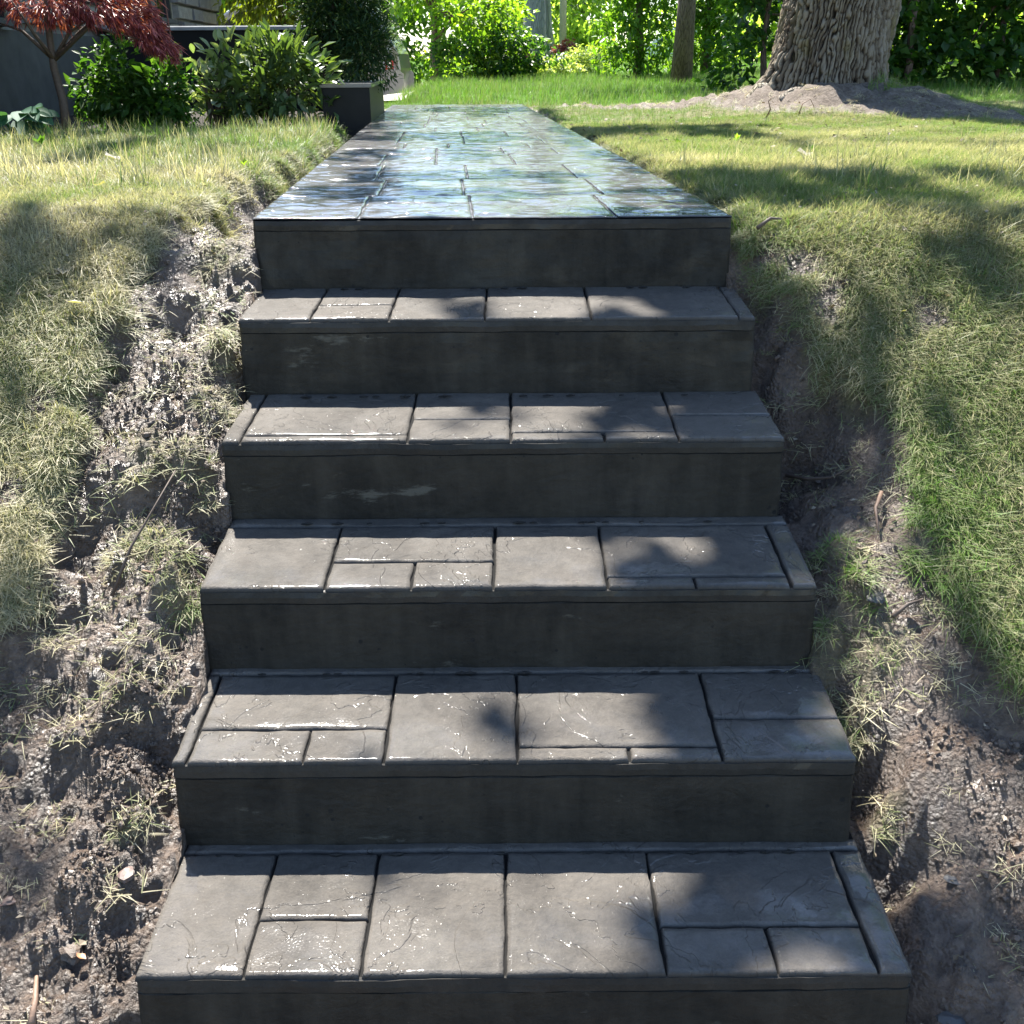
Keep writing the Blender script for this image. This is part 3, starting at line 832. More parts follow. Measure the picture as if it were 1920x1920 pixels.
LM = {
    'maple': leafmat('broad_leaves', [(0, (0.040, 0.095, 0.012)), (.5, (0.07, 0.14, 0.02)), (1, (0.12, 0.19, 0.035))], .5),
    'bright': leafmat('sunny_leaves', [(0, (0.06, 0.135, 0.014)), (.5, (0.115, 0.20, 0.025)), (1, (0.20, 0.26, 0.04))], .58),
    'hedge': leafmat('hedge_leaves', [(0, (0.022, 0.065, 0.016)), (.5, (0.04, 0.10, 0.022)), (1, (0.10, 0.17, 0.03))], .42, .4),
    'cedar': leafmat('cedar_sprays', [(0, (0.05, 0.12, 0.014)), (.5, (0.09, 0.18, 0.022)), (1, (0.15, 0.23, 0.035))], .5, .55),
    'juniper': leafmat('juniper_sprays', [(0, (0.012, 0.036, 0.013)), (.6, (0.026, 0.064, 0.022)), (1, (0.10, 0.14, 0.03))], .3, .6),
    'golden': leafmat('golden_sprays', [(0, (0.05, 0.085, 0.01)), (.5, (0.11, 0.14, 0.018)), (1, (0.20, 0.22, 0.03))], .45, .55),
    'spruce': leafmat('spruce_needles', [(0, (0.06, 0.10, 0.085)), (.6, (0.11, 0.16, 0.135)), (1, (0.16, 0.2, 0.13))], .25, .6),
    'red': leafmat('red_lace_leaves', [(0, (0.07, 0.014, 0.022)), (.5, (0.25, 0.052, 0.065)), (1, (0.48, 0.17, 0.17))], .3, .35),
    'plum': leafmat('plum_leaves', [(0, (0.09, 0.02, 0.03)), (.5, (0.2, 0.05, 0.07)), (1, (0.34, 0.12, 0.13))], .4, .4),
    'rhodo': leafmat('glossy_leaves', [(0, (0.055, 0.095, 0.040)), (.6, (0.085, 0.135, 0.052)), (1, (0.14, 0.19, 0.05))], .28, .35),
    'varieg': leafmat('variegated_leaves', [(0, (0.10, 0.15, 0.09)), (.5, (0.20, 0.25, 0.17)), (1, (0.42, 0.46, 0.36))], .35, .45),
    'fresh': leafmat('fresh_leaves', [(0, (0.026, 0.072, 0.014)), (.5, (0.042, 0.105, 0.02)), (1, (0.08, 0.15, 0.03))], .38, .45),
    'lime': leafmat('lime_leaves', [(0, (0.12, 0.20, 0.02)), (.5, (0.20, 0.30, 0.03)), (1, (0.33, 0.40, 0.06))], .5, .45),
    'pale': leafmat('pale_flower_heads', [(0, (0.14, 0.2, 0.05)), (.5, (0.30, 0.36, 0.16)), (1, (0.6, 0.62, 0.45))], .45, .5),
    'hosta': leafmat('hosta_leaves', [(0, (0.030, 0.085, 0.055)), (.5, (0.045, 0.11, 0.07)), (1, (0.06, 0.12, 0.07))], .25, .6, False, .2),
    'farwood': leafmat('far_leaves', [(0, (0.12, 0.19, 0.06)), (.5, (0.19, 0.27, 0.08)), (1, (0.30, 0.37, 0.13))], .65, .5),
}

def bark_material(name, lo, hi, scale=1.0, moss=0.0):
    M = Mat(name); p = M.pos()
    q = M.mapping(p, (1.0, 1.0, .16))
    v = M.n('ShaderNodeTexVoronoi', Scale=34 * scale, Randomness=1.0, feature='DISTANCE_TO_EDGE'); M.link(q, v.inputs['Vector'])
    nz = M.noise(q, 16 * scale, 6, .65, .6)
    crack = M.ramp(v.outputs['Distance'], [(0.0, 0.35), (0.12, 1.0)])
    f = M.math('MULTIPLY', M.math('ADD', M.math('MULTIPLY', nz, .8), .25), M.math('ADD', M.math('MULTIPLY', crack, .6), .4))
    c = M.ramp(f, [(0.2, lo), (0.75, hi)])
    if moss:
        mm = M.ramp(M.noise(p, 3.5, 5, .6), [(.52, 0.0), (.66, 1.0)])
        c = M.mix(M.math('MULTIPLY', mm, moss), c, (0.17, 0.15, 0.055))
    M.set(Base_Color=c, Roughness=.85, Specular_IOR_Level=.25)
    M.set(Normal=M.bump(M.math('ADD', crack, M.math('MULTIPLY', nz, .7)), .9, .025))
    return M.m
M_bark = bark_material('maple_bark', (0.035, 0.030, 0.026), (0.30, 0.265, 0.215), 1.0, .5)
M_bark2 = bark_material('red_bark', (0.05, 0.034, 0.026), (0.20, 0.145, 0.115), 1.4)
M_bark3 = bark_material('grey_bark', (0.10, 0.10, 0.105), (0.27, 0.27, 0.275), .6)
M_twig = simple('twig_bark', (0.085, 0.062, 0.048), .7, scale=60)

# --- the big maple: trunk with flared roots, limbs, and an unseen crown shaped to dapple the garden
BT = np.array((2.43, 8.60, 1.20))
big = thing('maple_tree', 'massive old tree with flaring grey furrowed trunk on a bare mound', 'tree', tuple(BT))
def trunk_surface():
    zz = np.concatenate([np.linspace(-.25, 1.4, 190), np.linspace(1.45, 6.5, 45)])
    nz_, nt = len(zz), 440
    th = np.linspace(0, 2 * math.pi, nt, endpoint=False) + math.pi / 2
    T, Z = np.meshgrid(th, zz)
    r = .385 + .085 * np.exp(-np.maximum(Z, 0) / .38) - .02 * np.clip(Z - 1.4, 0, 4)
    for a, w, s in ((math.radians(200), .38, .28), (math.radians(255), .32, .20), (math.radians(315), .35, .16), (math.radians(20), .4, .18), (math.radians(110), .4, .2)):
        dth = np.angle(np.exp(1j * (T - a)))
        r = r + s * np.exp(-(dth / w) ** 2) * np.exp(-np.maximum(Z, -.1) / .17)
    wrap = sstep(0, .2, np.minimum(T - math.pi / 2, 2.5 * math.pi - T))
    wx = fbm(T * 5, Z * 5, 3, 205) * .9 + fbm(T * 14, Z * 9, 2, 206) * .35
    u = T * 15 + wx * 1.5
    cell = np.floor(u)
    fu = u - cell
    # each furrowed column is broken across at its own heights
    off = lattice(cell.astype(np.int64), np.zeros_like(cell, np.int64), 207)
    vv = Z * (6.5 + 3 * off) + off * 10 + fbm(T * 9, Z * 6, 2, 208) * 1.2
    fv = vv - np.floor(vv)
    eu = np.minimum(fu, 1 - fu); ev = np.minimum(fv, 1 - fv)
    plate = np.minimum(sstep(.02, .24, eu), .45 + .55 * sstep(.0, .14, ev))
    plate = plate * (.7 + .6 * lattice(cell.astype(np.int64), np.floor(vv).astype(np.int64), 209))
    rough = fbm(T * 46, Z * 26, 3, 203)
    r = r + (.026 * (plate - .6) + rough * .014 + fbm(T * 20, Z * 9, 3, 204) * .012) * (.25 + .75 * wrap) + fbm(T * 2.2, Z * 1.3, 3, 202) * .05 * wrap
    cx = .085 * sstep(0, 1.0, Z) * .9
    X = BT[0] + cx + r * np.cos(T); Y = BT[1] + r * np.sin(T); Zw = BT[2] + Z
    I = np.arange(nz_ * nt).reshape(nz_, nt)
    I2 = np.concatenate([I, I[:, :1]], 1)
    q = np.stack([I2[:-1, :-1], I2[:-1, 1:], I2[1:, 1:], I2[1:, :-1]], -1).reshape(-1, 4)
    return np.stack([X.ravel(), Y.ravel(), Zw.ravel()], 1), q, np.clip(plate + rough * .25, 0, 1.3).ravel()
V, q, pl_ = trunk_surface()
def furrowed():
    M = Mat('furrowed_bark'); p = M.pos()
    f = M.math('ADD', M.math('MULTIPLY', M.attr('plate'), .62), M.math('MULTIPLY', M.noise(M.mapping(p, (1, 1, .35)), 38, 6, .68), .38))
    c = M.ramp(f, [(0.24, (0.012, 0.010, 0.008)), (0.46, (0.070, 0.053, 0.038)), (0.64, (0.135, 0.110, 0.080)), (0.9, (0.225, 0.195, 0.150))])
    mm = M.ramp(M.noise(M.mapping(p, (1, 1, .6)), 3.6, 5, .62), [(.54, 0.0), (.68, 1.0)])
    c = M.mix(M.math('MULTIPLY', mm, .55), c, (0.19, 0.165, 0.055))
    M.set(Base_Color=c, Roughness=.9, Specular_IOR_Level=.2, Normal=M.bump(M.noise(M.mapping(p, (1, 1, .4)), 60, 5, .7), .8, .012))
    return M.m
obj('trunk', V, q, furrowed(), big, BT, smooth=True, attrs={'plate': pl_})

for a, ln, r0 in ((196, .75, .07), (228, .55, .06), (322, .6, .055)):
    mb = MB(); pts = []; rr = []
    for i in range(9):
        f = i / 8
        th_ = math.radians(a + 14 * math.sin(f * 4 + a)); d_ = .42 + ln * f
        x_, y_ = BT[0] + d_ * math.cos(th_), BT[1] + d_ * math.sin(th_)
        pts.append((x_, y_, float(ground_z(np.array(x_), np.array(y_))) + .012 * math.sin(f * 7 + a) - .030 - .05 * f)); rr.append(r0 * (1 - .75 * f))
    mb.tube(pts, rr, 9, wob=.12)
    mb.build('root', M_bark, big, BT, True)

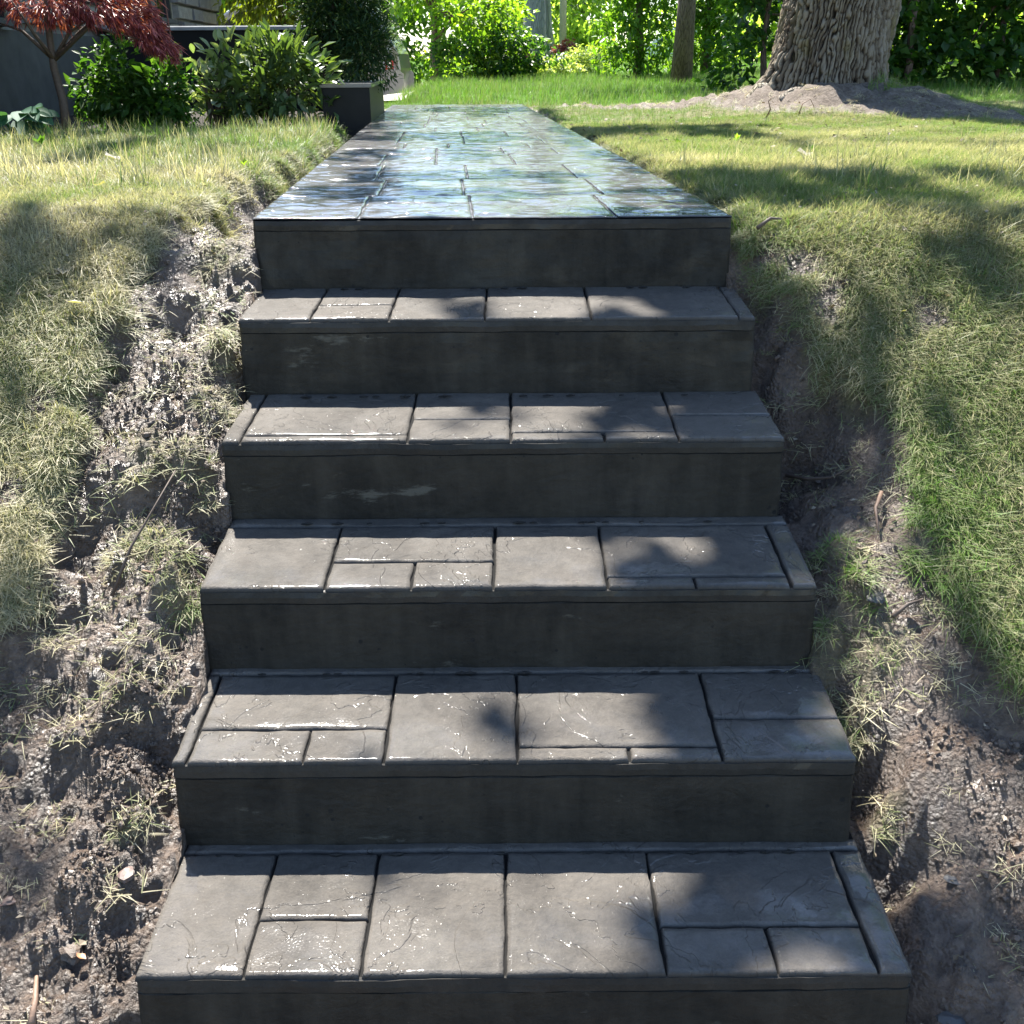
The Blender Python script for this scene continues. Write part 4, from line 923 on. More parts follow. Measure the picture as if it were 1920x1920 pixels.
# shade cells the unseen crown is shaped to cast: ground x, y, z, half widths, density
SHADE = [(-2.57,6.28,1.1,.077,1.123,0.06),(-2.27,6.25,1.1,.076,1.114,.95),(-2.12,6.24,1.1,.075,1.109,0.06),(-1.97,6.23,1.1,.076,1.104,0.06),(-1.82,6.21,1.1,.075,1.101,.95),(-1.67,6.2,1.1,.075,1.096,0.06),(-1.52,6.19,1.1,.074,1.092,0.06),(-1.92,4.65,1.1,.057,.618,0.06),(-1.81,4.64,1.1,.056,.617,.95),(-1.7,4.64,1.1,.056,.616,0.06),(-1.59,4.63,1.1,.056,.613,0.06),(-1.47,4.62,1.1,.056,.612,0.06),(-1.36,4.61,1.1,.056,.609,0.06),(-1.25,4.6,1.1,.056,.607,0.06),(-1.14,4.6,1.1,.056,.606,0.06),(-1.18,3.66,1.1,.044,.389,0.06),(-1.43,3.03,1.1,.037,.272,0.06),(-1.35,3.03,1.1,.037,.272,0.06),(-.91,3.01,1.1,.037,.266,0.06),(-1.3,2.73,1.07,.033,.046,.95),(-1.23,2.73,1.07,.034,.045,0.06),(-1.16,2.73,1.07,.033,.044,0.06),(-1.1,2.73,1.07,.033,.044,0.06),(-.96,2.73,1.07,.033,.042,0.06),(-.9,2.73,1.07,.033,.042,0.06),(-1.27,2.65,1.02,.033,.04,0.06),(-1.21,2.65,1.02,.033,.041,0.06),(-1.14,2.65,1.02,.033,.041,0.06),(-1.08,2.65,1.02,.033,.04,0.06),(-1.01,2.65,1.02,.033,.04,0.06),(-.95,2.65,1.02,.033,.04,0.06),(-.88,2.65,1.02,.033,.04,0.06),(-.81,2.65,1.02,.033,.04,0.06),(-1.25,2.57,.97,.032,.039,0.06),(-1.18,2.57,.97,.032,.038,0.06),(-1.12,2.57,.97,.032,.038,0.06),(-1.06,2.57,.97,.032,.039,0.06),(-.99,2.57,.97,.032,.039,0.06),(-.93,2.57,.97,.032,.039,.95),(-.86,2.57,.97,.032,.039,.95),(-1.23,2.5,.93,.031,.037,0.06),(-1.16,2.5,.93,.032,.038,.95),(-1.1,2.5,.93,.031,.038,0.06),(-1.04,2.5,.93,.031,.037,0.06),(-.97,2.5,.93,.031,.037,0.06),(-.91,2.5,.93,.031,.037,0.06),(-1.2,2.43,.88,.031,.036,.95),(-1.14,2.42,.88,.031,.035,0.06),(-1.08,2.42,.88,.031,.036,0.06),(-1.02,2.42,.88,.031,.036,0.06),(-1.12,2.36,.84,.03,.035,0.06),(-1.12,2.16,.71,.029,.031,0.06),(-.94,1.6,.36,.024,.022,.95),(-.93,1.56,.33,.024,.021,.95),(-.88,1.55,.33,.024,.021,0.06),(-.85,1.32,.19,.022,.017,.95),(-.84,1.29,.17,.021,.017,0.06),(2.97,8.71,1.1,.098,2.186,1.05),(3.16,8.68,1.1,.096,2.171,1.05),(3.36,8.66,1.1,.097,2.161,1.05),(3.55,8.63,1.1,.095,2.144,1.05),(3.74,8.61,1.1,.096,2.135,1.05),(3.93,8.58,1.1,.094,2.12,1.05),(.37,6.03,1.1,.071,1.033,.95),(.51,6.01,1.1,.07,1.033,.95),(.65,6,1.1,.07,1.028,1.05),(.79,5.99,1.1,.07,1.024,1.05),(.93,5.98,1.1,.07,1.019,.13),(1.07,5.97,1.1,.069,1.015,1.05),(1.2,5.95,1.1,.069,1.01,1.05),(1.34,5.94,1.1,.069,1.006,1.05),(1.48,5.93,1.1,.068,1.001,.13),(.49,4.49,1.1,.053,.579,0.13),(1.33,4.44,1.1,.052,.566,.13),(2.05,4.39,1.1,.051,.553,.13),(.56,3.57,1.1,.042,.371,0.13),(.65,3.56,1.1,.043,.369,1.05),(.73,3.56,1.1,.042,.37,1.05),(.82,3.55,1.1,.042,.368,1.05),(.9,3.55,1.1,.042,.366,1.05),(.99,3.55,1.1,.042,.367,.13),(1.07,3.54,1.1,.042,.365,1.05),(1.15,3.54,1.1,.042,.363,1.05),(1.24,3.53,1.1,.041,.364,1.05),(1.32,3.53,1.1,.042,.362,1.05),(1.49,3.52,1.1,.042,.361,.13),(1.57,3.51,1.1,.042,.359,1.05),(1.65,3.51,1.1,.041,.359,1.05),(.68,2.94,1.1,.035,.231,.13),(.75,2.94,1.1,.035,.229,1.05),(.82,2.94,1.1,.035,.227,1.05),(.9,2.94,1.1,.035,.225,1.05),(.96,2.93,1.1,.035,.225,1.05),(1.04,2.93,1.1,.035,.223,1.05),(1.11,2.93,1.1,.035,.221,1.05),(1.18,2.92,1.1,.035,.22,1.05),(1.25,2.92,1.1,.035,.218,1.05),(1.31,2.92,1.1,.035,.216,1.05),(1.38,2.91,1.1,.035,.215,.13),(.64,2.72,1.07,.033,.042,.13),(.77,2.72,1.07,.033,.042,1.05),(.97,2.72,1.06,.033,.041,1.05),(1.04,2.72,1.06,.033,.042,1.05),(1.17,2.72,1.06,.033,.042,1.05),(1.24,2.72,1.06,.033,.042,.13),(.56,2.64,1.02,.033,.041,0.13),(.62,2.64,1.01,.033,.039,.95),(.69,2.64,1.01,.033,.039,.13),(.75,2.64,1.01,.032,.039,1.05),(1.01,2.64,1.01,.033,.039,1.05),(1.08,2.64,1.01,.033,.039,.13),(1.15,2.64,1.01,.032,.039,.13),(1.27,2.63,1.01,.033,.039,.13),(.55,2.56,.97,.032,.037,.95),(.61,2.56,.97,.032,.037,.95),(.68,2.56,.97,.032,.038,.13),(.74,2.56,.96,.032,.038,1.05),(.8,2.56,.97,.032,.038,.13),(.87,2.56,.96,.032,.038,.13),(.93,2.56,.96,.032,.037,.13),(.99,2.56,.96,.032,.037,.13),(1.06,2.56,.96,.032,.037,.13),(1.12,2.56,.96,.032,.038,1.05),(1.19,2.56,.96,.031,.038,.13),(1.25,2.56,.96,.032,.038,1.05),(.54,2.49,.92,.031,.037,.95),(.6,2.48,.92,.031,.037,0.13),(.66,2.48,.92,.031,.036,1.05),(.72,2.48,.92,.031,.036,.13),(.79,2.48,.92,.031,.036,.13),(.85,2.48,.92,.031,.036,.13),(.91,2.48,.92,.031,.036,.13),(.97,2.48,.92,.031,.037,.13),(1.04,2.48,.92,.031,.037,.13),(1.1,2.48,.92,.031,.036,.13),(1.16,2.48,.92,.031,.036,.13),(1.22,2.48,.92,.031,.036,1.05),(.53,2.41,.87,.031,.035,.95),(.59,2.41,.87,.031,.035,.95),(.65,2.41,.87,.031,.036,.13),(.71,2.41,.87,.031,.036,.13),(.77,2.41,.87,.031,.036,.13),(.83,2.41,.87,.031,.036,.13),(.89,2.41,.87,.031,.036,.13),(1.02,2.41,.87,.031,.035,.13),(1.08,2.41,.87,.031,.035,.13),(1.14,2.41,.87,.031,.035,.13),(1.2,2.41,.87,.031,.035,1.05),(.58,2.34,.83,.03,.035,.95),(.64,2.34,.83,.03,.034,1.05),(.7,2.34,.83,.03,.034,1.05),(.76,2.34,.83,.03,.034,.13),(.82,2.34,.83,.03,.034,.13),(.88,2.34,.83,.03,.034,.13),(.94,2.34,.83,.03,.035,.13),(1.06,2.34,.83,.03,.034,.13),(1.18,2.34,.83,.03,.034,.13),(.56,2.28,.79,.03,.033,.95),(.62,2.28,.79,.03,.033,.95),(.68,2.28,.79,.029,.033,1.05),(.74,2.28,.79,.03,.033,.13),(.8,2.28,.79,.03,.033,.13),(.86,2.28,.79,.03,.033,.13),(.92,2.28,.79,.03,.032,.13),(1.1,2.27,.79,.03,.033,.13),(.61,2.21,.75,.029,.031,.95),(.67,2.21,.75,.029,.031,1.05),(.73,2.21,.75,.029,.031,1.05),(.79,2.21,.75,.029,.032,1.05),(.84,2.21,.75,.029,.032,.13),(.9,2.21,.75,.029,.032,.13),(1.02,2.21,.75,.029,.031,.13),(.66,2.15,.71,.029,.03,1.05),(.72,2.15,.71,.028,.03,1.05),(.77,2.15,.71,.029,.03,1.05),(.83,2.15,.71,.029,.03,1.05),(.89,2.15,.71,.029,.03,1.05),(.94,2.15,.71,.029,.03,.13),(1.06,2.15,.71,.029,.03,.13),(.65,2.09,.67,.028,.03,1.05),(.7,2.09,.67,.028,.03,1.05),(.76,2.09,.67,.028,.029,.13),(.81,2.09,.67,.028,.029,.13),(.87,2.09,.67,.028,.03,1.05),(.93,2.09,.67,.028,.03,.13),(1.1,2.09,.67,.028,.03,.13),(.64,2.03,.63,.028,.028,1.05),(.69,2.03,.63,.028,.028,1.05),(.75,2.03,.63,.028,.029,.13),(.86,2.03,.63,.028,.028,1.05),(1.02,2.03,.63,.028,.028,.13),(.62,1.98,.6,.027,.028,.95),(.68,1.98,.6,.027,.028,1.05),(.73,1.98,.6,.027,.028,.13),(.79,1.98,.6,.027,.028,.13),(.95,1.97,.6,.027,.027,.13),(1,1.97,.6,.027,.027,.13),(1.06,1.97,.6,.027,.027,.13),(.61,1.92,.56,.027,.027,1.425),(.67,1.92,.56,.027,.027,1.05),(.72,1.92,.56,.027,.026,1.05),(.77,1.92,.56,.027,.026,.13),(.83,1.92,.56,.027,.026,.13),(.93,1.92,.56,.027,.027,.13),(.66,1.87,.53,.026,.026,.13),(.71,1.87,.53,.026,.026,1.05),(.76,1.87,.53,.026,.026,1.05),(.81,1.87,.53,.026,.026,.13),(.87,1.87,.53,.026,.025,.13),(.92,1.87,.53,.026,.025,.13),(.65,1.82,.5,.026,.025,1.05),(.7,1.82,.5,.026,.025,.13),(.75,1.82,.5,.026,.024,1.05),(.8,1.82,.5,.026,.025,1.05),(.85,1.82,.5,.026,.025,1.05),(.9,1.82,.5,.026,.025,.13),(.63,1.77,.47,.025,.024,1.05),(.69,1.77,.47,.025,.024,.13),(.74,1.77,.47,.025,.024,.13),(.79,1.77,.47,.025,.024,1.05),(.84,1.77,.47,.025,.024,1.05),(.89,1.77,.47,.025,.024,.13),(.62,1.72,.44,.025,.023,.95),(.67,1.72,.44,.025,.023,.13),(.77,1.72,.44,.025,.024,.13),(.82,1.72,.44,.025,.024,1.05),(.88,1.72,.44,.025,.024,1.05),(.98,1.72,.44,.025,.023,1.05),(.61,1.68,.41,.025,.023,.95),(.66,1.68,.41,.025,.023,1.05),(.81,1.68,.41,.025,.023,.13),(.86,1.68,.41,.025,.023,1.05),(.91,1.68,.41,.024,.023,1.05),(.96,1.67,.41,.025,.023,1.05),(.65,1.63,.38,.024,.022,1.05),(.8,1.63,.38,.024,.022,.13),(.85,1.63,.38,.024,.022,.13),(.9,1.63,.38,.024,.022,1.05),(.95,1.63,.38,.024,.022,1.05),(.64,1.59,.35,.024,.022,1.05),(.84,1.59,.35,.024,.021,.13),(.88,1.59,.35,.024,.021,1.05),(.93,1.59,.35,.024,.021,1.05),(.78,1.55,.33,.024,.021,.13),(.82,1.55,.33,.024,.021,1.05),(.87,1.55,.33,.024,.021,1.05),(.92,1.55,.33,.024,.021,1.05),(.67,1.51,.3,.023,.02,.13),(.72,1.51,.3,.023,.02,.13),(.76,1.51,.3,.023,.02,1.05),(.81,1.51,.3,.023,.02,1.05),(.86,1.5,.3,.023,.02,1.05),(.9,1.5,.3,.023,.02,1.05),(.66,1.47,.28,.023,.02,.13),(.71,1.47,.28,.023,.02,1.05),(.75,1.47,.28,.023,.02,1.05),(.8,1.47,.28,.023,.02,1.05),(.84,1.47,.28,.023,.02,1.05),(.89,1.46,.28,.023,.02,1.05),(.65,1.43,.25,.023,.019,1.05),(.7,1.43,.25,.023,.019,1.05),(.74,1.43,.25,.022,.019,1.05),(.79,1.43,.25,.023,.019,1.05),(.83,1.43,.25,.023,.019,1.05),(.88,1.43,.25,.023,.019,1.05),(.64,1.39,.23,.022,.018,1.05),(.69,1.39,.23,.022,.018,.13),(.73,1.39,.23,.022,.018,1.05),(.78,1.39,.23,.022,.018,1.05),(.82,1.39,.23,.022,.019,1.05),(.87,1.39,.23,.022,.019,1.05),(.63,1.35,.21,.022,.018,1.05),(.68,1.35,.21,.022,.018,1.05),(.72,1.35,.21,.022,.018,.13),(.77,1.35,.2,.022,.018,1.05),(.81,1.35,.2,.022,.018,1.05),(.85,1.35,.2,.022,.018,1.05),(.62,1.32,.18,.021,.018,.95),(.67,1.32,.18,.022,.018,1.05),(.71,1.32,.18,.022,.018,1.05),(.76,1.32,.18,.022,.018,1.05),(.8,1.32,.18,.022,.017,.13),(.84,1.32,.18,.022,.017,1.05),(.66,1.28,.16,.021,.017,1.05),(.7,1.28,.16,.021,.017,1.05),(.75,1.28,.16,.021,.017,1.05),(.79,1.28,.16,.021,.017,1.05),(.83,1.28,.16,.021,.017,1.05),(.65,1.25,.14,.021,.017,1.05),(.69,1.25,.14,.021,.016,1.05),(.73,1.25,.14,.021,.016,1.05),(.78,1.25,.14,.021,.016,1.05),(.82,1.25,.14,.021,.016,1.05),(.68,1.22,.12,.021,.016,1.05),(.73,1.22,.12,.021,.016,1.05),(.77,1.22,.12,.021,.016,1.05),(.81,1.22,.12,.021,.016,1.05),(.67,1.18,.1,.021,.016,1.05),(.72,1.18,.1,.021,.016,1.05),(.76,1.18,.1,.021,.016,1.05),(.8,1.18,.1,.021,.016,1.05),(.25,2.51,.96,.025,.152,1.425),(.3,2.51,.96,.025,.152,1.425),(.35,2.51,.96,.025,.151,1.425),(.4,2.5,.96,.025,.151,1.425),(.45,2.5,.96,.025,.151,1.425),(.5,2.5,.96,.025,.151,1.425),(.55,2.5,.96,.025,.151,1.425),(.09,2.4,.96,.022,.039,0.57),(.13,2.4,.96,.022,.039,0.57),(-.1,2.49,.96,.026,.09,0.684),(-.08,2.18,.76,.027,.092,0.57),(-.03,2.18,.76,.027,.092,0.57),(.24,2.27,.76,.025,.075,1.425),(.22,2.13,.76,.023,.067,1.425),(.29,2.27,.76,.025,.075,1.425),(.27,2.13,.76,.023,.067,1.425),(.34,2.27,.76,.025,.074,1.425),(.32,2.13,.76,.023,.067,1.425),(.45,2.27,.76,.028,.074,1.425),(.42,2.13,.76,.026,.067,1.425),(.5,2.27,.76,.028,.074,1.425),(.48,2.13,.76,.026,.066,1.425),(.56,2.26,.76,.028,.074,1.425),(.53,2.12,.76,.026,.066,1.425),(.62,2.26,.76,.028,.074,1.425),(.58,2.12,.76,.026,.066,1.425),(-.38,1.85,.56,.016,.042,0.57),(.09,1.92,.56,.017,.038,0.456),(.09,1.85,.56,.016,.036,0.456),(.26,2,.57,.02,.052,1.425),(.25,1.9,.56,.019,.048,1.425),(.24,1.81,.56,.018,.044,1.425),(.3,2,.56,.02,.052,1.425),(.29,1.9,.56,.019,.048,1.425),(.28,1.81,.56,.018,.044,1.425),(.41,2,.57,.022,.052,1.425),(.39,1.9,.56,.021,.048,1.425),(.38,1.81,.56,.02,.044,1.425),(.46,2,.57,.022,.052,1.425),(.44,1.9,.56,.021,.048,1.425),(.42,1.81,.57,.02,.044,1.425),(.5,2,.56,.022,.052,1.425),(.48,1.9,.57,.021,.048,1.425),(.46,1.81,.56,.02,.044,1.425),(.54,2,.56,.022,.052,1.425),(.52,1.9,.56,.021,.048,1.425),(.5,1.8,.57,.02,.044,1.425),(.59,1.99,.57,.022,.052,1.425),(.56,1.9,.56,.021,.048,1.425),(.54,1.8,.57,.02,.044,1.425),(.63,1.99,.56,.022,.052,1.425),(.61,1.89,.56,.021,.048,1.425),(.58,1.8,.56,.02,.044,1.425),(.32,1.87,.56,.016,.036,1.425),(.31,1.8,.56,.016,.034,1.425),(.35,1.87,.56,.016,.036,1.425),(.34,1.8,.56,.016,.034,1.425),(-.03,1.59,.37,.017,.04,0.912),(-.03,1.52,.37,.017,.037,0.912),(0,1.59,.37,.017,.04,0.912),(-0,1.52,.37,.017,.037,0.912),(.33,1.7,.37,.02,.036,1.425),(.32,1.63,.37,.02,.034,1.425),(.31,1.57,.37,.019,.032,1.425),(.3,1.51,.37,.019,.03,1.425),(.37,1.7,.37,.02,.036,1.425),(.36,1.63,.37,.02,.034,1.425),(.35,1.57,.37,.019,.032,1.425),(.34,1.51,.37,.019,.03,1.425),(.41,1.7,.37,.02,.036,1.425),(.4,1.63,.37,.02,.034,1.425),(.39,1.57,.37,.019,.032,1.425),(.38,1.51,.37,.019,.03,1.425),(.46,1.7,.37,.02,.036,1.425),(.44,1.63,.37,.02,.034,1.425),(.43,1.57,.37,.019,.032,1.425),(.41,1.51,.37,.019,.03,1.425),(.5,1.7,.37,.02,.036,1.425),(.48,1.63,.37,.02,.034,1.425),(.46,1.57,.37,.019,.032,1.425),(.45,1.5,.37,.019,.03,1.425),(.54,1.7,.37,.02,.036,1.425),(.52,1.63,.37,.02,.034,1.425),(.5,1.57,.37,.019,.032,1.425),(.49,1.5,.37,.019,.03,1.425),(.58,1.7,.37,.02,.036,1.425),(.56,1.63,.37,.02,.034,1.425),(.54,1.57,.37,.019,.032,1.425),(.52,1.5,.37,.018,.03,1.425),(.62,1.7,.37,.02,.036,1.425),(.6,1.63,.37,.02,.034,1.425),(.58,1.57,.37,.019,.032,1.425),(.56,1.5,.37,.018,.03,1.425),(.66,1.7,.37,.02,.036,1.05),(.64,1.63,.37,.02,.034,1.425),(.62,1.57,.37,.019,.032,1.425),(.6,1.5,.37,.018,.03,1.425),(-.2,1.36,.2,.023,.031,0.684),(-.16,1.36,.2,.023,.031,0.684),(-.04,1.29,.2,.018,.023,0.456),(.25,1.36,.2,.018,.024,1.425),(.25,1.32,.2,.018,.023,1.425),(.24,1.27,.2,.018,.022,1.425),(.24,1.23,.2,.017,.021,1.425),(.23,1.19,.2,.017,.02,1.425),(.36,1.36,.2,.019,.025,1.425),(.35,1.31,.2,.018,.024,1.425),(.34,1.26,.2,.018,.023,1.425),(.39,1.36,.2,.019,.025,1.425),(.38,1.31,.2,.018,.024,1.425),(.37,1.26,.2,.018,.023,1.425),(.43,1.36,.2,.019,.025,1.425),(.42,1.31,.2,.018,.024,1.425),(.41,1.26,.2,.018,.023,1.425),(.47,1.36,.2,.019,.025,1.425),(.46,1.31,.2,.018,.024,1.425),(.45,1.26,.2,.018,.023,1.425),(.51,1.36,.2,.019,.025,1.425),(.49,1.31,.2,.018,.024,1.425),(.48,1.26,.2,.018,.023,1.425),(.55,1.36,.2,.019,.025,1.425),(.53,1.31,.2,.018,.024,1.425),(.52,1.26,.2,.018,.023,1.425),(.58,1.36,.2,.019,.025,1.425),(.57,1.31,.2,.018,.024,1.425),(.55,1.26,.2,.018,.023,1.425),(.62,1.36,.2,.019,.025,1.425),(.6,1.31,.2,.018,.024,1.425),(.59,1.26,.2,.018,.023,1.425),(.66,1.36,.2,.019,.025,1.05),(.64,1.31,.2,.018,.024,1.425),(.63,1.26,.2,.018,.023,1.425),(.27,1.25,.2,.017,.028,1.425),(.27,1.19,.2,.017,.026,1.425),(.31,1.25,.2,.017,.028,1.425),(.3,1.19,.2,.017,.026,1.425),(.34,1.25,.2,.017,.028,1.425),(.33,1.19,.2,.017,.026,1.425),(.38,1.25,.2,.017,.028,1.425),(.37,1.19,.2,.017,.026,1.425),(.56,1.22,.2,.016,.019,1.425),(.55,1.18,.2,.015,.018,1.425),(.59,1.22,.2,.016,.019,1.425),(.58,1.18,.2,.015,.018,1.425),(.62,1.22,.2,.016,.019,1.425),(.61,1.18,.2,.015,.018,1.425),(.43,1.23,.2,.016,.011,0.684),(.47,1.23,.2,.016,.011,0.684),(.5,1.23,.2,.016,.011,0.684),(.53,1.23,.2,.016,.011,0.684),(-.59,9.24,1.14,.118,.476,0.48),(-.29,9.2,1.14,.077,.471,0.48),(-.05,9.17,1.14,.156,.468,0.48),(.24,9.13,1.14,.138,.464,0.48),(-.87,8.41,1.14,.121,.435,0.48),(-.17,8.32,1.14,.122,.426,0.48),(.29,8.26,1.14,.081,.42,0.48),(-.75,6.81,1.14,.145,.353,0.48),(.42,6.69,1.14,.142,.341,0.48),(-.77,5.85,1.14,.065,.305,0.48),(-.55,5.83,1.14,.155,.303,0.48),(-.28,5.81,1.14,.117,.3,0.48),(-.06,5.79,1.14,.104,.298,0.48),(-.15,5.29,1.14,.122,.273,0.48),(-.64,4.63,1.14,.128,.242,0.48),(-.15,4.59,1.14,.08,.239,0.48),(.42,4.55,1.14,.092,.235,0.48),(-.41,3.72,1.14,.145,.195,0.48),(-.15,3.7,1.14,.115,.194,0.48),(.09,3.69,1.14,.126,.192,0.48),(-.6,3.22,1.14,.084,.171,0.48),(-.4,3.21,1.14,.115,.17,0.48),(-.22,3.2,1.14,.071,.169,0.48),(-.03,3.19,1.14,.115,.168,0.48),(.5,3.16,1.14,.143,.165,0.48),(.55,2.84,1.14,.073,.149,0.48)]
# gaps cut in the unseen crown to let sun through to the ground
LIT = [(-1.4,3.1,1.08,.3,.14),(.74,1.58,.35,.075,.048),(.67,1.51,.3,.044,.025),(.79,2.04,.64,.052,.053),(.89,2.73,1.07,.153,.156),(.71,2.72,1.07,.055,.052),(1.23,2.67,1.04,.096,.059),(1.05,2.55,.96,.092,.04),(1.07,2.07,.66,.081,.073),(.94,1.75,.46,.052,.045),(.73,1.76,.46,.047,.039),(.73,1.41,.24,.028,.02),(.82,1.38,.22,.037,.014),(.89,2.42,.88,.077,.037),(1.04,2.29,.8,.074,.042),(.73,1.92,.57,.033,.044),(.88,5.21,1.1,.457,.708),(2.27,5.82,1.1,.443,1.011),(.77,2.45,.9,.052,.045),(1.45,3.24,1.1,.096,.153),(.62,1.64,.39,.03,.019),(.1,1.28,.2,.093,.098),(.29,1.33,.2,.032,.03),(.47,1.2,.2,.059,.019),(.15,1.61,.37,.12,.086),(-.3,1.6,.37,.22,.102),(.16,1.85,.56,.054,.083),(.07,1.99,.56,.069,.054),(.35,1.98,.56,.025,.037),(-.18,1.94,.56,.123,.077),(.09,2.24,.76,.079,.07),(.39,2.26,.76,.031,.04),(.06,2.5,.96,.085,.084),(.29,2.5,.96,.052,.048)]
Ps, ds = [], []
su = np.array(sun_to)
limb_t = []
for i, (x, y, z, hx_, hy_, w) in enumerate(SHADE):
    t = 7.6 + 1.6 * float(fbm(np.array(x * .8), np.array(y * .8), 2, 301)) + rng.uniform(-.3, .3)
    n = rng.poisson(4 * hx_ * hy_ * 760 * w + .15)
    if n == 0: continue
    g = np.stack([x + rng.uniform(-1, 1, n) * hx_, y + rng.uniform(-1, 1, n) * hy_, np.full(n, z)], 1)
    keep = np.ones(n, bool)
    for (lx, ly, lz, lrx, lry) in LIT:
        o_ = (g[:, 2] - lz) / su[2]                               # compare on the gap's own level
        keep &= ((g[:, 0] - su[0] * o_ - lx) / (lrx + .05)) ** 2 + ((g[:, 1] - su[1] * o_ - ly) / (lry + .05)) ** 2 > 1
    g = g[keep]; n = len(g)
    if n == 0: continue
    tt = t + rng.normal(0, .3, n)
    Ps.append(g + su * tt[:, None]); ds.append(rand_dirs(n))
    if i % 17 == 0: limb_t.append((x + su[0] * t, y + su[1] * t, z + su[2] * t))
Pc = np.concatenate(Ps); dc = np.concatenate(ds)
nC = len(Pc)
nrm = unit(rand_dirs(nC) * .55 + np.array((0, 0, 1)))
fw = unit(rand_dirs(nC) + np.array((0, 0, -.3)))
Lc = rng.uniform(.09, .15, nC)
V1, F1 = leaf_arrays(Pc, fw, nrm, Lc, Lc * .85)
obj('crown', V1, F1, LM['maple'], big, BT, False, {'tint': np.repeat(np.clip(rng.normal(.5, .22, nC), 0, 1), 4)})  # leaves out of view, set up-sun of the shade cells to cast them
# upper crown, out of view, set back so its shadow clears the near lawn
ub = [((BT[0] + x, BT[1] + y, z), (r, r, r * .7), 1) for x, y, z, r in ((2.5, 3.6, 9.5, 1.6), (3.6, 2.0, 8.5, 1.5), (4.2, 4.6, 9, 1.6), (1.8, 5.4, 8.6, 1.5), (3.2, 6.2, 9.5, 1.6))]
crown('crown', ub, 900, .16, LM['maple'], big, BT, .85, .3, 6)
mb = MB()
top = Vector((BT[0] + .09, BT[1], BT[2] + 5.6))
LT = np.array(limb_t)
cent = LT[rng.choice(len(LT), 8, replace=len(LT) < 8)]
for it in range(6):
    lab = np.argmin(((LT[:, None] - cent[None]) ** 2).sum(2), 1)
    cent = np.array([LT[lab == i].mean(0) if (lab == i).any() else cent[i] for i in range(8)])
for cpt in list(cent) + [np.array(b[0]) for b in ub]:
    e = Vector(cpt); mid = top.lerp(e, .5) + Vector((0, 0, .6))
    mb.tube([top - Vector((0, 0, .4)), top.lerp(mid, .5) + Vector((0, 0, .2)), mid, mid.lerp(e, .55), e], [.10, .055, .03, .02, .008], 7)
for i, pt in enumerate(LT):
    e = Vector(pt); cpt = Vector(cent[lab[i]])
    mb.tube([cpt, cpt.lerp(e, .5) + Vector((0, 0, .08)), e], [.010, .007, .004], 5)
mb.build('limbs', M_bark, big, BT, True)

def stem_tree(name, label, cat, base, trunk_r, trunk_h, lean, bark, blobs, per, size, leaf, group=None, aspect=.6, clumps=6, droop=.3, zmin=None, twigs=6, n=10, shell=.45, outward=.8):
    b = np.array(base, float)
    t = thing(name, label, cat, tuple(b), group)
    mb = MB()
    k = 7
    pts = [(b[0] + lean[0] * (i / k) + .02 * math.sin(i * 2.1), b[1] + lean[1] * (i / k), b[2] - .12 + trunk_h * i / k) for i in range(k + 1)]
    rad = [trunk_r * (1.35 if i == 0 else 1.06 if i == 1 else 1 - .5 * i / k) for i in range(k + 1)]
    mb.tube(pts, rad, n, wob=.05)
    mb.build('trunk', bark, t, b, True)
    mb = MB(); made = False
    for (c, r, _) in blobs[:twigs]:
        s = Vector(pts[min(k, 3 + random.randrange(4))]); e = Vector(c)
        mb.tube([s, s.lerp(e, .5) + Vector((0, 0, .1)), e], [trunk_r * .4, trunk_r * .25, trunk_r * .08], 6); made = True
    if made: mb.build('limbs', bark, t, b, True)
    crown('crown', blobs, per, size, leaf, t, b, aspect, droop, clumps, zmin, outward, .25, shell)
    return t

def gz(x, y): return float(ground_z(np.array(float(x)), np.array(float(y))))

# --- Japanese maple by the house
jx, jy = -2.66, 6.55
jz = gz(jx, jy)
jm = thing('japanese_maple', 'small weeping maple with lacy red leaves in front of the house', 'tree', (jx, jy, jz))
jb = np.array((jx, jy, jz))
mb = MB()
mb.tube([(jx, jy, jz - .1), (jx + .01, jy, jz + .18), (jx - .01, jy, jz + .36), (jx, jy, jz + .62), (jx + .04, jy, jz + .85)], [.030, .024, .021, .018, .012], 9, wob=.06)
mb.build('trunk', M_twig, jm, jb, True)
mb = MB()
for e in ((.25, 0, .62), (.55, -.05, .50), (-.35, 0, .62), (.3, .2, .7), (-.1, -.2, .7), (.42, .05, .66)):
    mb.tube([(jx, jy, jz + .40), (jx + e[0] * .45, jy + e[1] * .5, jz + .52 + .1 * abs(e[0])), (jx + e[0], jy + e[1], jz + e[2])], [.014, .009, .004], 6)
mb.build('limbs', M_twig, jm, jb, True)
lace = []
P0, D0 = [], []
def lace_blob(c, r, n, down):
    P, d = blob_points(n, c, r, .35)
    P0.append(P); D0.append(unit(d * .5 + np.array(down) + rand_dirs(n) * .25))
for c, r, n, dn in (((jx + .02, jy, jz + .66), (.24, .25, .09), 176, (.1, -.2, -.5)), ((jx + .30, jy - .02, jz + .68), (.26, .25, .10), 218, (.5, -.2, -.5)), ((jx + .48, jy, jz + .62), (.17, .2, .09), 151, (.6, -.1, -.8)),
                    ((jx + .58, jy, jz + .53), (.10, .14, .09), 109, (.6, -.1, -1)), ((jx + .66, jy, jz + .46), (.07, .08, .06), 54, (.6, -.1, -1)), ((jx - .35, jy, jz + .74), (.25, .25, .08), 125, (-.4, -.2, -.5)),
                    ((jx + .1, jy, jz + .85), (.40, .35, .12), 176, (.2, -.2, -.3)), ((jx + .42, jy + .1, jz + .80), (.22, .25, .10), 125, (.5, -.1, -.4))):
    lace_blob(c, r, n, dn)
P = np.concatenate(P0); D = np.concatenate(D0); nL = len(P)
